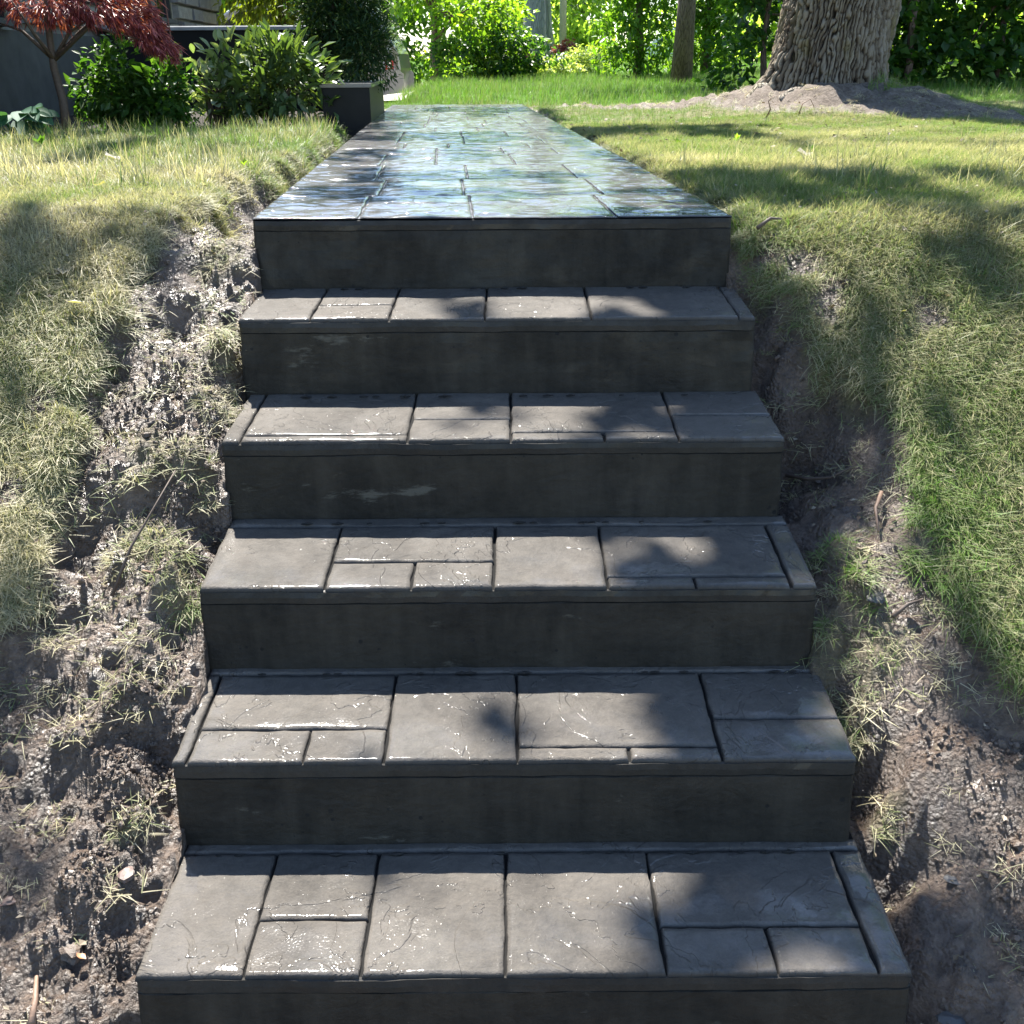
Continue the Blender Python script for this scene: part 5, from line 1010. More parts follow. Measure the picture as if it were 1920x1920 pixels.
Vs, Fs, T, off = [], [], [], 0
for kf in range(7):                                             # each leaf is a hand of five narrow fingers
    sd = unit(np.cross(D, rand_dirs(nL)))
    f = unit(D + sd * (kf - 3) * .24 + rand_dirs(nL) * .06)
    Lx = rng.uniform(.045, .10, nL) * (1 - .11 * abs(kf - 3))
    V, F = leaf_arrays(P, f, unit(rand_dirs(nL) + np.array((0, -.5, 1))), Lx, np.full(nL, .0075), .1)
    Vs.append(V); Fs.append(F + off); off += len(V); T.append(np.repeat(rng.random(nL), 4))
obj('crown', np.concatenate(Vs), np.concatenate(Fs), LM['red'], jm, jb, False, {'tint': np.concatenate(T)})

# --- shrubs in the bed
def shrub(name, label, cat, base, blobs, per, size, leaf, stems=8, aspect=.45, clumps=5, droop=.1, outward=.8, shell=.4, zmin=None):
    b = np.array(base, float)
    t = thing(name, label, cat, tuple(b))
    mb = MB()
    for i in range(stems):
        c, r, _ = blobs[i % len(blobs)]
        e = (c[0] + random.uniform(-.5, .5) * r[0], c[1] + random.uniform(-.5, .5) * r[1], c[2] + random.uniform(-.3, .6) * r[2])
        s = Vector((b[0] + random.uniform(-.06, .06), b[1] + random.uniform(-.04, .04), b[2] - .05))
        mb.tube([s, s.lerp(Vector(e), .5) + Vector((0, 0, .05)), e], [.012, .009, .003], 5)
    mb.build('stems', M_twig, t, b, True)
    crown('foliage', blobs, per, size, leaf, t, b, aspect, droop, clumps, zmin, outward, .2, shell)
    return t

def big_leaves(t, base, blobs, n, L, Wd, mat, upright=.5):
    """the leaves one can pick out singly: one shared mesh, one object each"""
    seg = 5; V = []; 
    for i in range(seg + 1):
        u = i / seg; w = math.sin(math.pi * min(1, u * .9 + .06)) * .5 if i < seg else 0.0
        V += [(-w, u, .18 * w - .25 * u * u * .4), (0, u, -.25 * u * u * .4 - .03), (w, u, .18 * w - .25 * u * u * .4)]
    F = []
    for i in range(seg):
        a = 3 * i
        F += [(a, a + 1, a + 4, a + 3), (a + 1, a + 2, a + 5, a + 4)]
    mes = []
    for tv in (.25, .5, .8):
        mes.append(mesh_data('leaf', V, np.array(F), mat, True, {'tint': [tv] * len(V)}))
    for i in range(n):
        c, r, _ = blobs[i % len(blobs)]
        d = rand_dirs(1)[0]; d[1] = -abs(d[1]) * .8
        d = unit(d)
        p = np.asarray(c) + d * np.asarray(r) * rng.uniform(.88, 1.08)
        f = unit(d * .7 + rand_dirs(1)[0] * .4 + np.array((0, -.1, upright)))
        nn = unit(np.cross(np.cross(f, (0, -.5, 1.0)), f))
        xax = np.cross(f, nn)
        s = rng.uniform(.75, 1.2)
        m = Matrix((tuple(xax * Wd * s), tuple(f * L * s), tuple(nn * L * s))).transposed().to_4x4()
        m.translation = Vector(p - np.asarray(base))
        o = add('leaf', mes[i % 3], t); o.matrix_local = m

bx, by = -2.20, 6.9; bz = gz(bx, by)
bl = [((bx - .22, by, bz + .27), (.18, .2, .24), .9), ((bx + .02, by + .05, bz + .22), (.18, .2, .2), 1), ((bx - .1, by, bz + .12), (.26, .22, .12), .9), ((bx - .42, by + .05, bz + .2), (.12, .14, .16), .4)]
shrub('green_shrub', 'soft bright green shrub under the red maple', 'shrub', (bx, by, bz), bl, 900, .06, LM['fresh'], 10, .5)

vx, vy = -1.94, 7.3; vz = gz(vx, vy)
vb = [((vx - .10, vy, vz + .33), (.14, .16, .14), .5), ((vx + .10, vy, vz + .42), (.14, .16, .12), .5), ((vx - .0, vy, vz + .2), (.2, .18, .16), .5)]
t = shrub('variegated_dogwood', 'shrub with grey green leaves edged in cream beside the black wall', 'shrub', (vx, vy, vz), vb, 90, .075, LM['varieg'], 9, .42, 3)
big_leaves(t, (vx, vy, vz), vb, 60, .085, .042, LM['varieg'], .4)

rx_, ry_ = -1.55, 7.35; rz_ = gz(rx_, ry_)
rb = [((rx_ - .08, ry_, rz_ + .28), (.30, .25, .25), 1.2), ((rx_ + .16, ry_, rz_ + .24), (.24, .22, .22), 1), ((rx_ - .25, ry_, rz_ + .18), (.22, .2, .18), .8), ((rx_ + .05, ry_ + .05, rz_ + .42), (.2, .2, .14), .6)]
t = shrub('leafy_shrub', 'rounded shrub with broad glossy green leaves before the black wall', 'shrub', (rx_, ry_, rz_), rb, 330, .09, LM['rhodo'], 10, .4, 4)
big_leaves(t, (rx_, ry_, rz_), rb, 190, .105, .042, LM['rhodo'], .45)

hx, hy = -2.62, 5.85; hz = gz(hx, hy)
t = thing('hosta', 'hosta with wide blue green leaves at the edge of the bed', 'plant', (hx, hy, hz))
mb = MB()
for i in range(7): mb.tube([(hx, hy, hz - .02), (hx + .1 * math.cos(i), hy + .1 * math.sin(i), hz + .13)], [.008, .005], 5)
mb.build('stems', LM['hosta'], t, (hx, hy, hz))
hb = [((hx, hy, hz + .12), (.12, .12, .06), 1)]
big_leaves(t, (hx, hy, hz), hb, 24, .15, .085, LM['hosta'], -.25)

# dark rounded juniper beside the porch step
ux, uy = -1.20, 8.35; uz = gz(ux, uy)
t = thing('juniper', 'dark round juniper overhanging the black porch step', 'shrub', (ux - .12, uy, uz))
ubase = (ux - .12, uy, uz)
mb = MB(); mb.tube([(ux - .18, uy, uz - .1), (ux - .17, uy, uz + .3), (ux - .1, uy, uz + .7), (ux - .05, uy, uz + 1.2)], [.04, .035, .03, .015], 8, wob=.08); mb.build('trunk', M_twig, t, ubase, True)
jb_ = [((ux + .13, uy - .05, uz + .52), (.25, .26, .26), 1.3), ((ux - .06, uy, uz + .70), (.30, .28, .28), 1.0), ((ux + .10, uy, uz + .80), (.22, .24, .24), .8), ((ux - .05, uy, uz + 1.15), (.32, .3, .3), 1), ((ux - .22, uy - .02, uz + .48), (.13, .16, .22), .4), ((ux - .2, uy, uz + .9), (.2, .2, .3), .5)]
crown('foliage', jb_, 3200, .05, LM['juniper'], t, ubase, .25, -.1, 5, None, .9, .1, .3)

# yellow-green arborvitae behind the porch, beyond the corner of the house
ax_, ay_ = -2.95, 14.6; az_ = 1.0
stem_tree('golden_cedar', 'yellow green cedar drooping beyond the corner of the stone house', 'tree', (ax_, ay_, az_), .07, 3.2, (.1, 0), M_bark2,
          [((ax_, ay_, az_ + 1.3), (.75, .6, .7), 1.2), ((ax_ + .45, ay_, az_ + 1.15), (.5, .5, .45), .8), ((ax_ - .2, ay_, az_ + 1.9), (.6, .6, .6), 1), ((ax_ + .75, ay_, az_ + 1.8), (.4, .4, .5), .5)],
          1500, .11, LM['golden'], None, .4, 5, .9, None, 4)

# --- background trees
def mass(name, label, cat, x, y, z, w, d, h, per, size, leaf, group=None, low=.15, tr=.1, bark=None, **kw):
    """a leafy tree clothed almost to the ground"""
    bl = []
    nb = max(5, int(h * 3))
    for i in range(nb):
        f = (i + .5) / nb
        prof = (1 - .45 * f)
        bl.append(((x + rng.uniform(-.5, .5) * w * prof, y + rng.uniform(-.4, .4) * d, z + low * h + f * h * (1 - low)), (w * .38 * prof, d * .42, h / nb * 1.25), 1.0))
    return stem_tree(name, label, cat, (x, y, z), tr, h * .9, (0, 0), bark or M_bark2, bl, per, size, leaf, group, zmin=z + .03, twigs=7, **kw)

mass('beech_tree', 'bushy green tree just right of the parked silver car', 'tree', -1.35, 20.5, gz(-1, 20.5), 2.2, 1.6, 2.0, 400, .13, LM['bright'], low=.05)
mass('hornbeam_tree', 'tall leafy tree with sunlit yellow green sprays left of the blue spruce', 'tree', -.35, 22.5, gz(0, 22.5), 2.2, 1.6, 2.25, 360, .13, LM['bright'], low=.05)
mass('linden_tree', 'darker tree behind the juniper and the silver car', 'tree', -2.9, 24, 1.1, 2.6, 1.8, 2.2, 380, .15, LM['maple'], low=.1)
mass('hazel_bush', 'low dark bush at the far edge of the sunny lawn', 'shrub', -.35, 20.0, gz(-.3, 20), 2.2, .8, .75, 420, .1, LM['hedge'], low=.1, tr=.03)
# arborvitae pair
for (x, y, w, h, lb) in ((2.42, 21.0, 1.15, 5.2, 'bright green arborvitae left of the slender trunk'), (3.85, 22.0, .9, 5.0, 'yellow green arborvitae between the slender trunk and the pale pole')):
    z = gz(x, y)
    bl = []
    for i in range(12):
        f = i / 11
        ww = w * (1.0 - .75 * f) * .62
        for s in (-1, 1):
            bl.append(((x + s * ww * .55 * rng.uniform(.5, 1), y + rng.uniform(-.25, .25), z + .25 + f * h * .95), (ww * .7, ww * .7, .45), .5))
    stem_tree('arborvitae', lb, 'tree', (x, y, z), .08, h * .8, (0, 0), M_bark2, bl, 620, .15, LM['cedar'], 'arborvitae trees on the far lawn', .38, 6, .2, z + .05, 0, outward=.4)

# slender trunk on the lawn
sx, sy = 2.78, 18.0; sz_ = gz(sx, sy)
stem_tree('spruce_tree', 'slender bare reddish trunk standing on the lawn left of the massive tree', 'tree', (sx, sy, sz_), .135, 9.0, (.06, 0), M_bark2,
          [((sx + x, sy + y, sz_ + z), (r, r, r * .5), 1) for x, y, z, r in ((0, 0, 7.5, 1.8), (-1.2, .4, 6.6, 1.4), (1.2, 0, 6.8, 1.4), (-.6, -1.2, 6.4, 1.3), (-2.2, 0, 7.2, 1.3), (.4, .8, 9, 1.4), (-1.0, -2.2, 7.2, 1.3))],
          650, .16, LM['maple'], None, .7, 6)
# blue spruce with hanging boughs, trunk further back
qx, qy = .75, 31.0; qz = gz(qx, qy)
bl = [((qx + x, qy - 6 + y, qz + z), (r, .7, .45), 1) for x, y, z, r in ((-.55, 0, 2.35, .55), (.05, .3, 2.15, .6), (.55, 0, 2.5, .6), (1.1, .2, 2.5, .55), (-.2, .2, 2.8, .9), (.9, 0, 3.1, .9), (-.9, .4, 3.2, .8), (.2, .5, 3.8, 1.2))]
stem_tree('blue_spruce', 'blue grey spruce boughs hanging over the middle of the far lawn', 'tree', (qx + .1, qy - 5.2, qz), .06, 5.5, (.1, 0), M_bark3, bl, 620, .12, LM['spruce'], None, .16, 7, .9, None, 4)
stem_tree('oak_tree', 'big grey trunk far behind the blue spruce boughs', 'tree', (.95, 38, gz(.95, 38)), .46, 9, (0, 0), M_bark3,
          [((.95 + x, 38 + y, z), (2.2, 2, 1.3), 1) for x, y, z in ((0, 0, 8.5), (-2.4, 0, 7.8), (2.4, 0, 8), (0, 1, 10))], 500, .25, LM['farwood'], None, .7, 6)

# red shrubs, lime shrubs, flowers
def small(name, label, x, y, w, h, per, size, leaf, group=None, cat='shrub', aspect=.6):
    z = gz(x, y)
    bl = [((x + dx_ * w, y + rng.uniform(-.1, .1), z + h * f), (w * .42, w * .35, h * .42), 1) for dx_, f in ((-.25, .45), (.25, .45), (0, .65), (-.1, .35))]
    t = shrub(name, label, cat, (x, y, z), bl, per, size, leaf, 6, aspect, 4, zmin=z + .01)
    if group: t['group'] = group
    return t
small('barberry_shrub', 'plum red shrub left of the big grey trunk', 0.17, 34, .75, .55, 300, .10, LM['plum'], 'plum red shrubs at the back of the lawn')
small('barberry_shrub', 'plum red shrub right of the big grey trunk', 1.75, 35, .8, .6, 300, .10, LM['plum'], 'plum red shrubs at the back of the lawn')
small('spirea_shrub', 'lime green shrub at the back of the lawn', 2.5, 31, 1.0, .55, 330, .09, LM['lime'])
small('spirea_shrub', 'lime yellow low shrub beside the arborvitae', 3.2, 33, .9, .5, 280, .09, LM['lime'])
for x, y, w, h, lb in ((.3, 22.3, .9, .28, 'pale flowering plants at the left end of the bed'), (.95, 22.6, .9, .33, 'pale flowering plants in the middle of the bed'), (1.5, 23.0, .8, .55, 'taller pale flowering plants at the right end of the bed')):
    small('flower_clump', lb, x, y, w, h, 380, .07, LM['pale'], 'pale flowering plants in the far lawn', 'flowers')

# hedge right of the tree: separate bushes
for i, (x, y, w, h, leaf, lb) in enumerate(((4.5, 12.6, 1.6, 3.0, 'hedge', 'dark bush with broad leaves just right of the massive trunk'), (5.65, 12.9, 1.7, 3.0, 'hedge', 'dark leafy bush near the right end of the hedge row'),
                                      (6.8, 13.2, 1.7, 3.0, 'hedge', 'dark leafy bush at the right edge of the garden'), (5.2, 14.4, 2.6, 3.6, 'bright', 'sunlit taller bush behind the dark hedge row'))):
    mass('hedge_bush', lb, 'shrub', x, y, gz(x, y), w, 1.0, h, 520, .12, LM[leaf], 'bushes of the right hand hedge', low=.03, tr=.04, aspect=.75)
mass('lilac_bush', 'dark leafy bush between the pale pole and the massive trunk', 'shrub', 3.0, 13.2, gz(3.0, 13.2), 1.0, .9, 2.6, 420, .10, LM['hedge'], low=.05, tr=.04, aspect=.7)

# far wood closing the view: separate trees
fw_specs = [(-9, 38, 3.2), (-5.2, 42, 3.0), (-1.8, 46, 3.0), (2.6, 58, 4.2), (5.4, 50, 7), (8.4, 44, 8), (10.8, 36, 8), (14, 30, 8), (-14, 34, 5), (18, 38, 9), (-.6, 64, 4.0), (11, 24, 7), (8.2, 30, 7), (1.5, 52, 4.4), (3.7, 56, 5)]
names = ['pale green', 'yellow green', 'olive', 'light', 'bushy', 'tall', 'broad', 'dark', 'spreading', 'high', 'hazy', 'rounded', 'upright', 'feathery', 'misty green']
where = ['behind the house', 'beyond the drive', 'far behind the leafy sprays', 'far behind the grey trunk', 'far behind the arborvitae', 'far behind the pale pole', 'far behind the massive trunk', 'far behind the hedge', 'beyond the house roof', 'at the far right', 'at the very back of the lawn', 'behind the right hedge', 'between the far trees', 'far behind the plum red shrubs', 'far behind the slender trunk']
for (x, y, h), a, wh in zip(fw_specs, names, where):
    mass('far_tree', f'{a} leafy tree {wh}', 'tree', x, y, gz(x, y), h * .75, h * .4, h, 120, .34, LM['farwood'], 'trees of the far wood', low=.04, tr=.16, bark=M_bark3, aspect=.7)

# poles
def pole(x, y, r, h, label, mat):
    z = gz(x, y)
    t = thing('utility_pole', label, 'pole', (x, y, z), 'wooden poles beyond the lawn')
    mb = MB(); mb.tube([(x, y, z - .3), (x, y, z + h * .5), (x, y, z + h)], [r, r * .95, r * .8], 12, wob=.01); mb.build('shaft', mat, t, (x, y, z), True)
    mb = MB(); mb.box((x - .9, y - .06, z + h - .7), (x + .9, y + .06, z + h - .55)); mb.build('crossarm', mat, t, (x, y, z))
M_pole = bark_material('weathered_pole', (0.24, 0.22, 0.20), (0.46, 0.43, 0.40), 2.0)
pole(4.62, 24.0, .10, 9, 'pale weathered pole left of the massive trunk', M_pole)
pole(2.0, 42, .13, 9, 'grey pole behind the right plum red shrub', M_pole)
pole(1.35, 48, .12, 9, 'thin grey pole beside the big grey trunk', M_pole)

# ------------------------------------------------------------------ house, porch
hv = np.array((-.0625, 1.0)); hv /= np.linalg.norm(hv)           # direction of the side wall
hn = np.array((hv[1], -hv[0]))                                   # outward (towards the path)
HP = np.array((-3.36, 7.3))
H0, H1 = -6.0, 7.95                                               # along the wall, from HP
house = thing('stone_house', 'grey stone house wall with dark windows behind the red maple', 'house', (HP[0], HP[1], 1.0))
hb0 = np.array((HP[0], HP[1], 1.0))
def wallpt(s, o, z): return (HP[0] + hv[0] * s + hn[0] * o, HP[1] + hv[1] * s + hn[1] * o, z)
def wallbox(mb, s0, s1, o0, o1, z0, z1):
    V = [wallpt(s0, o0, z0), wallpt(s1, o0, z0), wallpt(s1, o1, z0), wallpt(s0, o1, z0), wallpt(s0, o0, z1), wallpt(s1, o0, z1), wallpt(s1, o1, z1), wallpt(s0, o1, z1)]
    return mb.put(V, [(0, 1, 2, 3), (7, 6, 5, 4), (4, 5, 1, 0), (5, 6, 2, 1), (6, 7, 3, 2), (7, 4, 0, 3)])
M_found = simple('foundation_concrete', (0.06, 0.059, 0.053), .8, var=.3, scale=7)
M_mort = simple('mortar', (0.22, 0.215, 0.20), .9)
M_stone = [simple(f'house_stone_{i}', c_, .85, var=.3, scale=14, bump=.7, bdist=.012) for i, c_ in enumerate(((0.16, 0.162, 0.152), (0.235, 0.222, 0.19), (0.125, 0.13, 0.135), (0.19, 0.19, 0.18)))]
M_dark = simple('dark_glass', (0.012, 0.014, 0.018), .08, var=.1, bump=0)
M_trimd = simple('dark_trim', (0.02, 0.021, 0.022), .5)
mb = MB(); wallbox(mb, H0, H1, -.30, 0, .85, 1.72); mb.build('foundation', M_found, house, hb0)
mb = MB(); wallbox(mb, H0, H1, -.30, -.05, 1.722, 3.8); mb.build('wall', M_mort, house, hb0)
# openings along the wall: (s0, s1, z0, z1)
WIN = [(-1.4, .35, 1.79, 2.0), (4.45, 5.1, 1.95, 3.4)]
Z = 1.76; row = 0
hcol = random.Random(5)
while Z < 3.60:
    hgt = (.20, .155, .22, .18)[row % 4]
    s = H0 + (.23 if row % 2 else 0)
    while s < H1 - .02:
        ln = hcol.choice((.40, .55, .72, .88)); e = min(s + ln, H1)
        if not any(e > w[0] and s < w[1] and Z + hgt > w[2] and Z < w[3] for w in WIN):
            mb = MB(); pr = hcol.uniform(.0, .03)
            a, b_ = s + .008, e - .008
            V = [wallpt(a, -.06, Z + .007), wallpt(b_, -.06, Z + .007), wallpt(b_, -.06, Z + hgt - .007), wallpt(a, -.06, Z + hgt - .007),
                 wallpt(a + .012, .012 + pr, Z + .018), wallpt(b_ - .012, .012 + pr * .7, Z + .02), wallpt(b_ - .014, .016 + pr, Z + hgt - .02), wallpt(a + .012, .01 + pr, Z + hgt - .018)]
            mb.put(V, [(3, 2, 1, 0), (4, 5, 6, 7), (0, 1, 5, 4), (1, 2, 6, 5), (2, 3, 7, 6), (3, 0, 4, 7)])
            # faces outward whichever way the wall runs
            mb.build('stone_block', M_stone[hcol.randrange(4)], house, hb0)
        s = e
    Z += hgt; row += 1
for (s0, s1, z0, z1) in WIN:
    mb = MB(); wallbox(mb, s0, s1, -.045, -.028, z0, z1); w_ = mb.build('window', M_dark, house, hb0)
    mb = MB(); wallbox(mb, s0 - .03, s1 + .03, -.06, .06, z0 - .05, z0 - .004); mb.build('sill', M_found, w_, hb0)
    mb = MB(); wallbox(mb, s0, s0 + .05, -.026, .01, z0, z1); wallbox(mb, s1 - .05, s1, -.026, .01, z0, z1); mb.build('frame', M_trimd, w_, hb0)
mb = MB(); wallbox(mb, 3.85, 4.0, .05, .11, 1.4, 3.8); mb.build('downpipe', M_found, house, hb0)
mb = MB(); wallbox(mb, H0 - .2, H1 + .2, -5.0, .12, 3.82, 3.97); mb.build('eaves', M_trimd, house, hb0)
V = [wallpt(H0 - .2, .12, 3.973), wallpt(H1 + .2, .12, 3.973), wallpt(H1 + .2, -5.0, 3.973), wallpt(H0 - .2, -5.0, 3.973), wallpt(H0 - .2, -2.45, 5.6), wallpt(H1 + .2, -2.45, 5.6)]
obj('roof', V, [(0, 1, 5, 4), (2, 3, 4, 5), (0, 4, 3), (1, 2, 5)], simple('roof_shingle', (0.07, 0.065, 0.06), .9, scale=30), house, hb0)
mb = MB(); wallbox(mb, H0, H0 + .3, -4.6, -.32, .85, 3.8); wallbox(mb, H1 - .3, H1, -4.6, -.32, .85, 3.8); wallbox(mb, H0, H1, -4.9, -4.61, .85, 3.8)
mb.build('back_wall', M_found, house, hb0)

# black raised porch, and the black block of its step by the walkway
M_black = simple('black_rendered_concrete', (0.0085, 0.009, 0.010), .5, var=.5, scale=5, bump=.25, bdist=.004, spec=.25)
M_cap = simple('porch_floor', (0.30, 0.31, 0.32), .35, scale=8, coat=.4)
pz = gz(-2.6, 9.8)
porch = thing('porch', 'raised porch with a black front wall beside the stone house', 'porch', (-2.6, 9.9, pz))
pb = (-2.6, 9.9, pz)
mb = MB(); mb.box((-3.46, 9.70, pz - .25), (-1.60, 12.6, 1.765), .0); mb.build('front_wall', M_black, porch, pb)
mb = MB(); mb.box((-3.48, 9.67, 1.767), (-1.57, 12.63, 1.80), .008); mb.build('floor_slab', M_cap, porch, pb)
kz = gz(-1.2, 8)
kb = (-1.15, 8.1, kz)
kerb = thing('porch_step', 'low black concrete block step at the far end of the walkway', 'step', kb)
V = []
for (x, y) in ((-1.24, 7.32), (-.925, 7.32), (-1.025, 9.0), (-1.36, 9.0)): V.append((x, y, .93))
V += [(x, y, 1.352) for x, y, _ in V]
mb = MB(); mb.put(V, [(3, 2, 1, 0), (4, 5, 6, 7), (0, 1, 5, 4), (1, 2, 6, 5), (2, 3, 7, 6), (3, 0, 4, 7)]); mb.build('block', M_black, kerb, kb)
V2 = [(x * 1.0 + (.012 if i in (1, 2, 5, 6) else -.012), y + (-.012 if i in (0, 1) else .012 if i in (2, 3) else 0), 0) for i, (x, y, z) in enumerate(V)]
Vt = [(V2[i][0], V2[i][1], 1.354) for i in range(4)] + [(V2[i][0], V2[i][1], 1.378) for i in range(4)]
mb = MB(); mb.put(Vt, [(3, 2, 1, 0), (4, 5, 6, 7), (0, 1, 5, 4), (1, 2, 6, 5), (2, 3, 7, 6), (3, 0, 4, 7)]); mb.build('cap', simple('step_cap', (.13, .13, .135), .35, coat=.5), kerb, kb)
mb = MB(); mb.box((-1.50, 9.02, pz - .2), (-1.38, 9.66, 1.60)); mb.build('upper_block', M_black, kerb, kb)

# thin garden stake and bed edging
mb = MB(); mb.tube([(-2.10, 7.05, gz(-2.10, 7.05) - .05), (-2.11, 7.05, 1.6), (-2.14, 7.05, 2.4)], [.005, .005, .004], 6)
tag(mb.build('garden_stake', simple('rusty_metal', (0.15, 0.07, 0.05), .6, metal=.3), smooth=True), 'thin rusty stake standing before the black wall', 'stake')
for i in range(4):
    x0_ = -3.02 + i * .42
    y0_ = 6.42 + .12 * (x0_ + 3)
    z0_ = gz(x0_ + .2, y0_)
    mb = MB(); mb.box((x0_, y0_ - .05, z0_ - .05), (x0_ + .40, y0_ + .05, z0_ + .012), .008)
    lb = ('first edging stone from the left along the flower bed', 'second edging stone from the left along the flower bed', 'middle edging stone along the flower bed', 'fourth edging stone from the left along the flower bed', 'last edging stone, nearest the walkway, along the flower bed')[i]
    o = mb.build('edging_stone', M_found); tag(o, lb, 'edging', 'edging stones along the flower bed')

# ------------------------------------------------------------------ cars
def car(name, label, x_tail, y, z, paint, scale=1.0, facing=-1):
    """hatchback seen from the side; local X runs from tail (0) to nose (4.3)"""
    t = thing(name, label, 'car', (x_tail, y, z))
    b = np.array((x_tail, y, z))
    prof_low = [(0.02, .36), (0.06, .24), (.5, .20), (3.9, .20), (4.22, .26), (4.3, .45)]
    up = [(4.28, .66), (4.1, .80), (3.2, .95), (3.0, .97)]
    roof = [(2.35, 1.42), (1.6, 1.52), (.75, 1.50), (.42, 1.43), (.20, 1.20), (.12, 1.0), (.0, .80), (-.03, .60)]
    prof = prof_low + up + roof
    w = .86
    rows = []
    for yy, sh_ in ((-w, .0), (-w * .97, .03), (-w * .7, .045), (0, .05), (w * .7, .045), (w * .97, .03), (w, 0)):
        r = []
        for (px, pz_) in prof:
            tuck = max(0, (pz_ - .9)) * .38
            yv = yy * (1 - tuck / w)
            r.append((x_tail + facing * (px + (0 if 0.3 < px < 4 else 0)) , y + yv, z + pz_ + (sh_ if pz_ > .9 else 0)))
        rows.append(r)
    V = [v for r in rows for v in r]; n_ = len(prof); F = []
    for i in range(len(rows) - 1):
        for j in range(n_):
            j2 = (j + 1) % n_
            F.append((i * n_ + j, i * n_ + j2, (i + 1) * n_ + j2, (i + 1) * n_ + j))
    F.append(tuple(range(n_))[::-1]); F.append(tuple((len(rows) - 1) * n_ + j for j in range(n_)))
    obj('body', V, F, paint, t, b, False)
    glass = M_dark
    def sidepoly(name_, pts, off, mat, parent=t):
        o_ = None
        for s in (-1, 1):
            Vv = []
            for (px, pz_) in pts:
                tuck = max(0, (pz_ - .9)) * .38
                Vv.append((x_tail + facing * px, y + s * (w - tuck + off), z + pz_))
            k_ = len(pts)
            Vv += [(a_, b_ - s * .03, c_) for a_, b_, c_ in Vv]
            Ff = [tuple(range(k_)), tuple(range(2 * k_ - 1, k_ - 1, -1))] + [(j, (j + 1) % k_, k_ + (j + 1) % k_, k_ + j) for j in range(k_)]
            o_ = obj(name_, Vv, Ff, mat, parent, b)
        return o_
    sidepoly('side_window', [(.55, 1.02), (1.35, 1.0), (1.35, 1.40), (.85, 1.40)], .006, glass)
    sidepoly('side_window', [(1.45, 1.0), (2.85, .98), (2.3, 1.36), (1.45, 1.41)], .006, glass)
    sidepoly('rear_bumper', [(-.07, .30), (.0, .24), (.62, .24), (.68, .55), (.0, .58), (-.07, .52)], .014, simple(name + '_bumper', (.30, .28, .26), .5, var=.1))
    sidepoly('tail_light', [(.07, .585), (.19, .585), (.19, .725), (.07, .725)], .018, simple(name + '_lamp', (.5, .05, .04), .2, var=.1, bump=0, coat=.8))
    sidepoly('reflector', [(.095, .61), (.165, .61), (.165, .70), (.095, .70)], .021, simple(name + '_reflector', (.85, .70, .66), .2, var=.1, bump=0, coat=.6))
    Vv = [(x_tail + facing * .385, y - .55, z + 1.40), (x_tail + facing * .385, y + .55, z + 1.40), (x_tail + facing * .14, y + .62, z + 1.04), (x_tail + facing * .14, y - .62, z + 1.04)]
    Vv += [(a_ - facing * .02, b_, c_ + .02) for a_, b_, c_ in Vv]
    obj('rear_window', Vv, [(3, 2, 1, 0), (4, 5, 6, 7), (0, 1, 5, 4), (1, 2, 6, 5), (2, 3, 7, 6), (3, 0, 4, 7)], glass, t, b)
    rub = simple(name + '_rubber', (.02, .02, .02), .8, var=.1); rimm = simple(name + '_rim', (.4, .4, .41), .3, metal=.8, var=.05)
    for wx in (.82, 3.45):
        for s in (-1, 1):
            cx = x_tail + facing * wx; cy = y + s * (w - .06)
            ring = MB(); ring.tube([(cx, cy - .10, z + .32), (cx, cy - .07, z + .32), (cx, cy + .07, z + .32), (cx, cy + .10, z + .32)], [.30, .32, .32, .30], 24)
            wh_ = ring.build('wheel', rub, t, b, False)
            rr = MB(); rr.tube([(cx, cy + s * .095, z + .32), (cx, cy + s * .112, z + .32)], [.20, .18], 16); rr.build('rim', rimm, wh_, b)
    return t
M_silver = Mat('silver_paint'); M_silver.set(Base_Color=(.42, .415, .39, 1), Metallic=.75, Roughness=.32, Coat_Weight=.8, Coat_Roughness=.06)
M_white = Mat('white_paint'); M_white.set(Base_Color=(.75, .76, .78, 1), Roughness=.3, Coat_Weight=.8, Coat_Roughness=.06)
car('parked_car', 'silver hatchback with its tail showing behind the round juniper', -1.62, 17.2, .83, M_silver.m)
car('parked_car', 'white car far off beside the pale pole', 7.9, 40, gz(7, 40) + .0, M_white.m, facing=-1)

# ------------------------------------------------------------------ small things on the ground
def stick(label, pts, r, mat=M_twig, name='twig', grp='twigs lying on the ground'):
    V = [(x, y, gz(x, y) + dz) for x, y, dz in pts]
    n_ = len(V)
    mb = MB(); mb.tube(V, [r * (1 - .6 * i / (n_ - 1)) for i in range(n_)], 7, wob=.12)
    o = mb.build(name, mat, smooth=True); tag(o, label, 'twig', grp)
    return o
M_bark_l = simple('peeled_twig', (0.20, 0.13, 0.09), .6, scale=60)
stick('long thin stick leaning on the mud left of the fourth step', [(-.815, 1.84, .02), (-.785, 1.90, .035), (-.75, 1.96, .05), (-.715, 2.03, .055)], .0038)
stick('thick broken reddish stick at the bottom left corner of the mud', [(-.765, 1.16, .012), (-.775, 1.20, .018), (-.785, 1.235, .015)], .0065, M_bark_l)
stick('short pale splinter of wood on the mud left of the steps', [(-.755, 1.87, .02), (-.725, 1.845, .02), (-.70, 1.83, .018)], .004, M_bark_l)
stick('dark bent root in the shade right of the third step', [(.66, 2.29, .03), (.70, 2.24, .04), (.735, 2.19, .03), (.77, 2.16, .02)], .005)
stick('brown curved root lying right of the fourth step', [(.80, 2.045, .02), (.775, 2.0, .03), (.765, 1.94, .02)], .005, M_bark_l)
stick('dark twig on the mud right of the fifth step', [(.75, 1.765, .02), (.785, 1.785, .025), (.82, 1.80, .02)], .005)
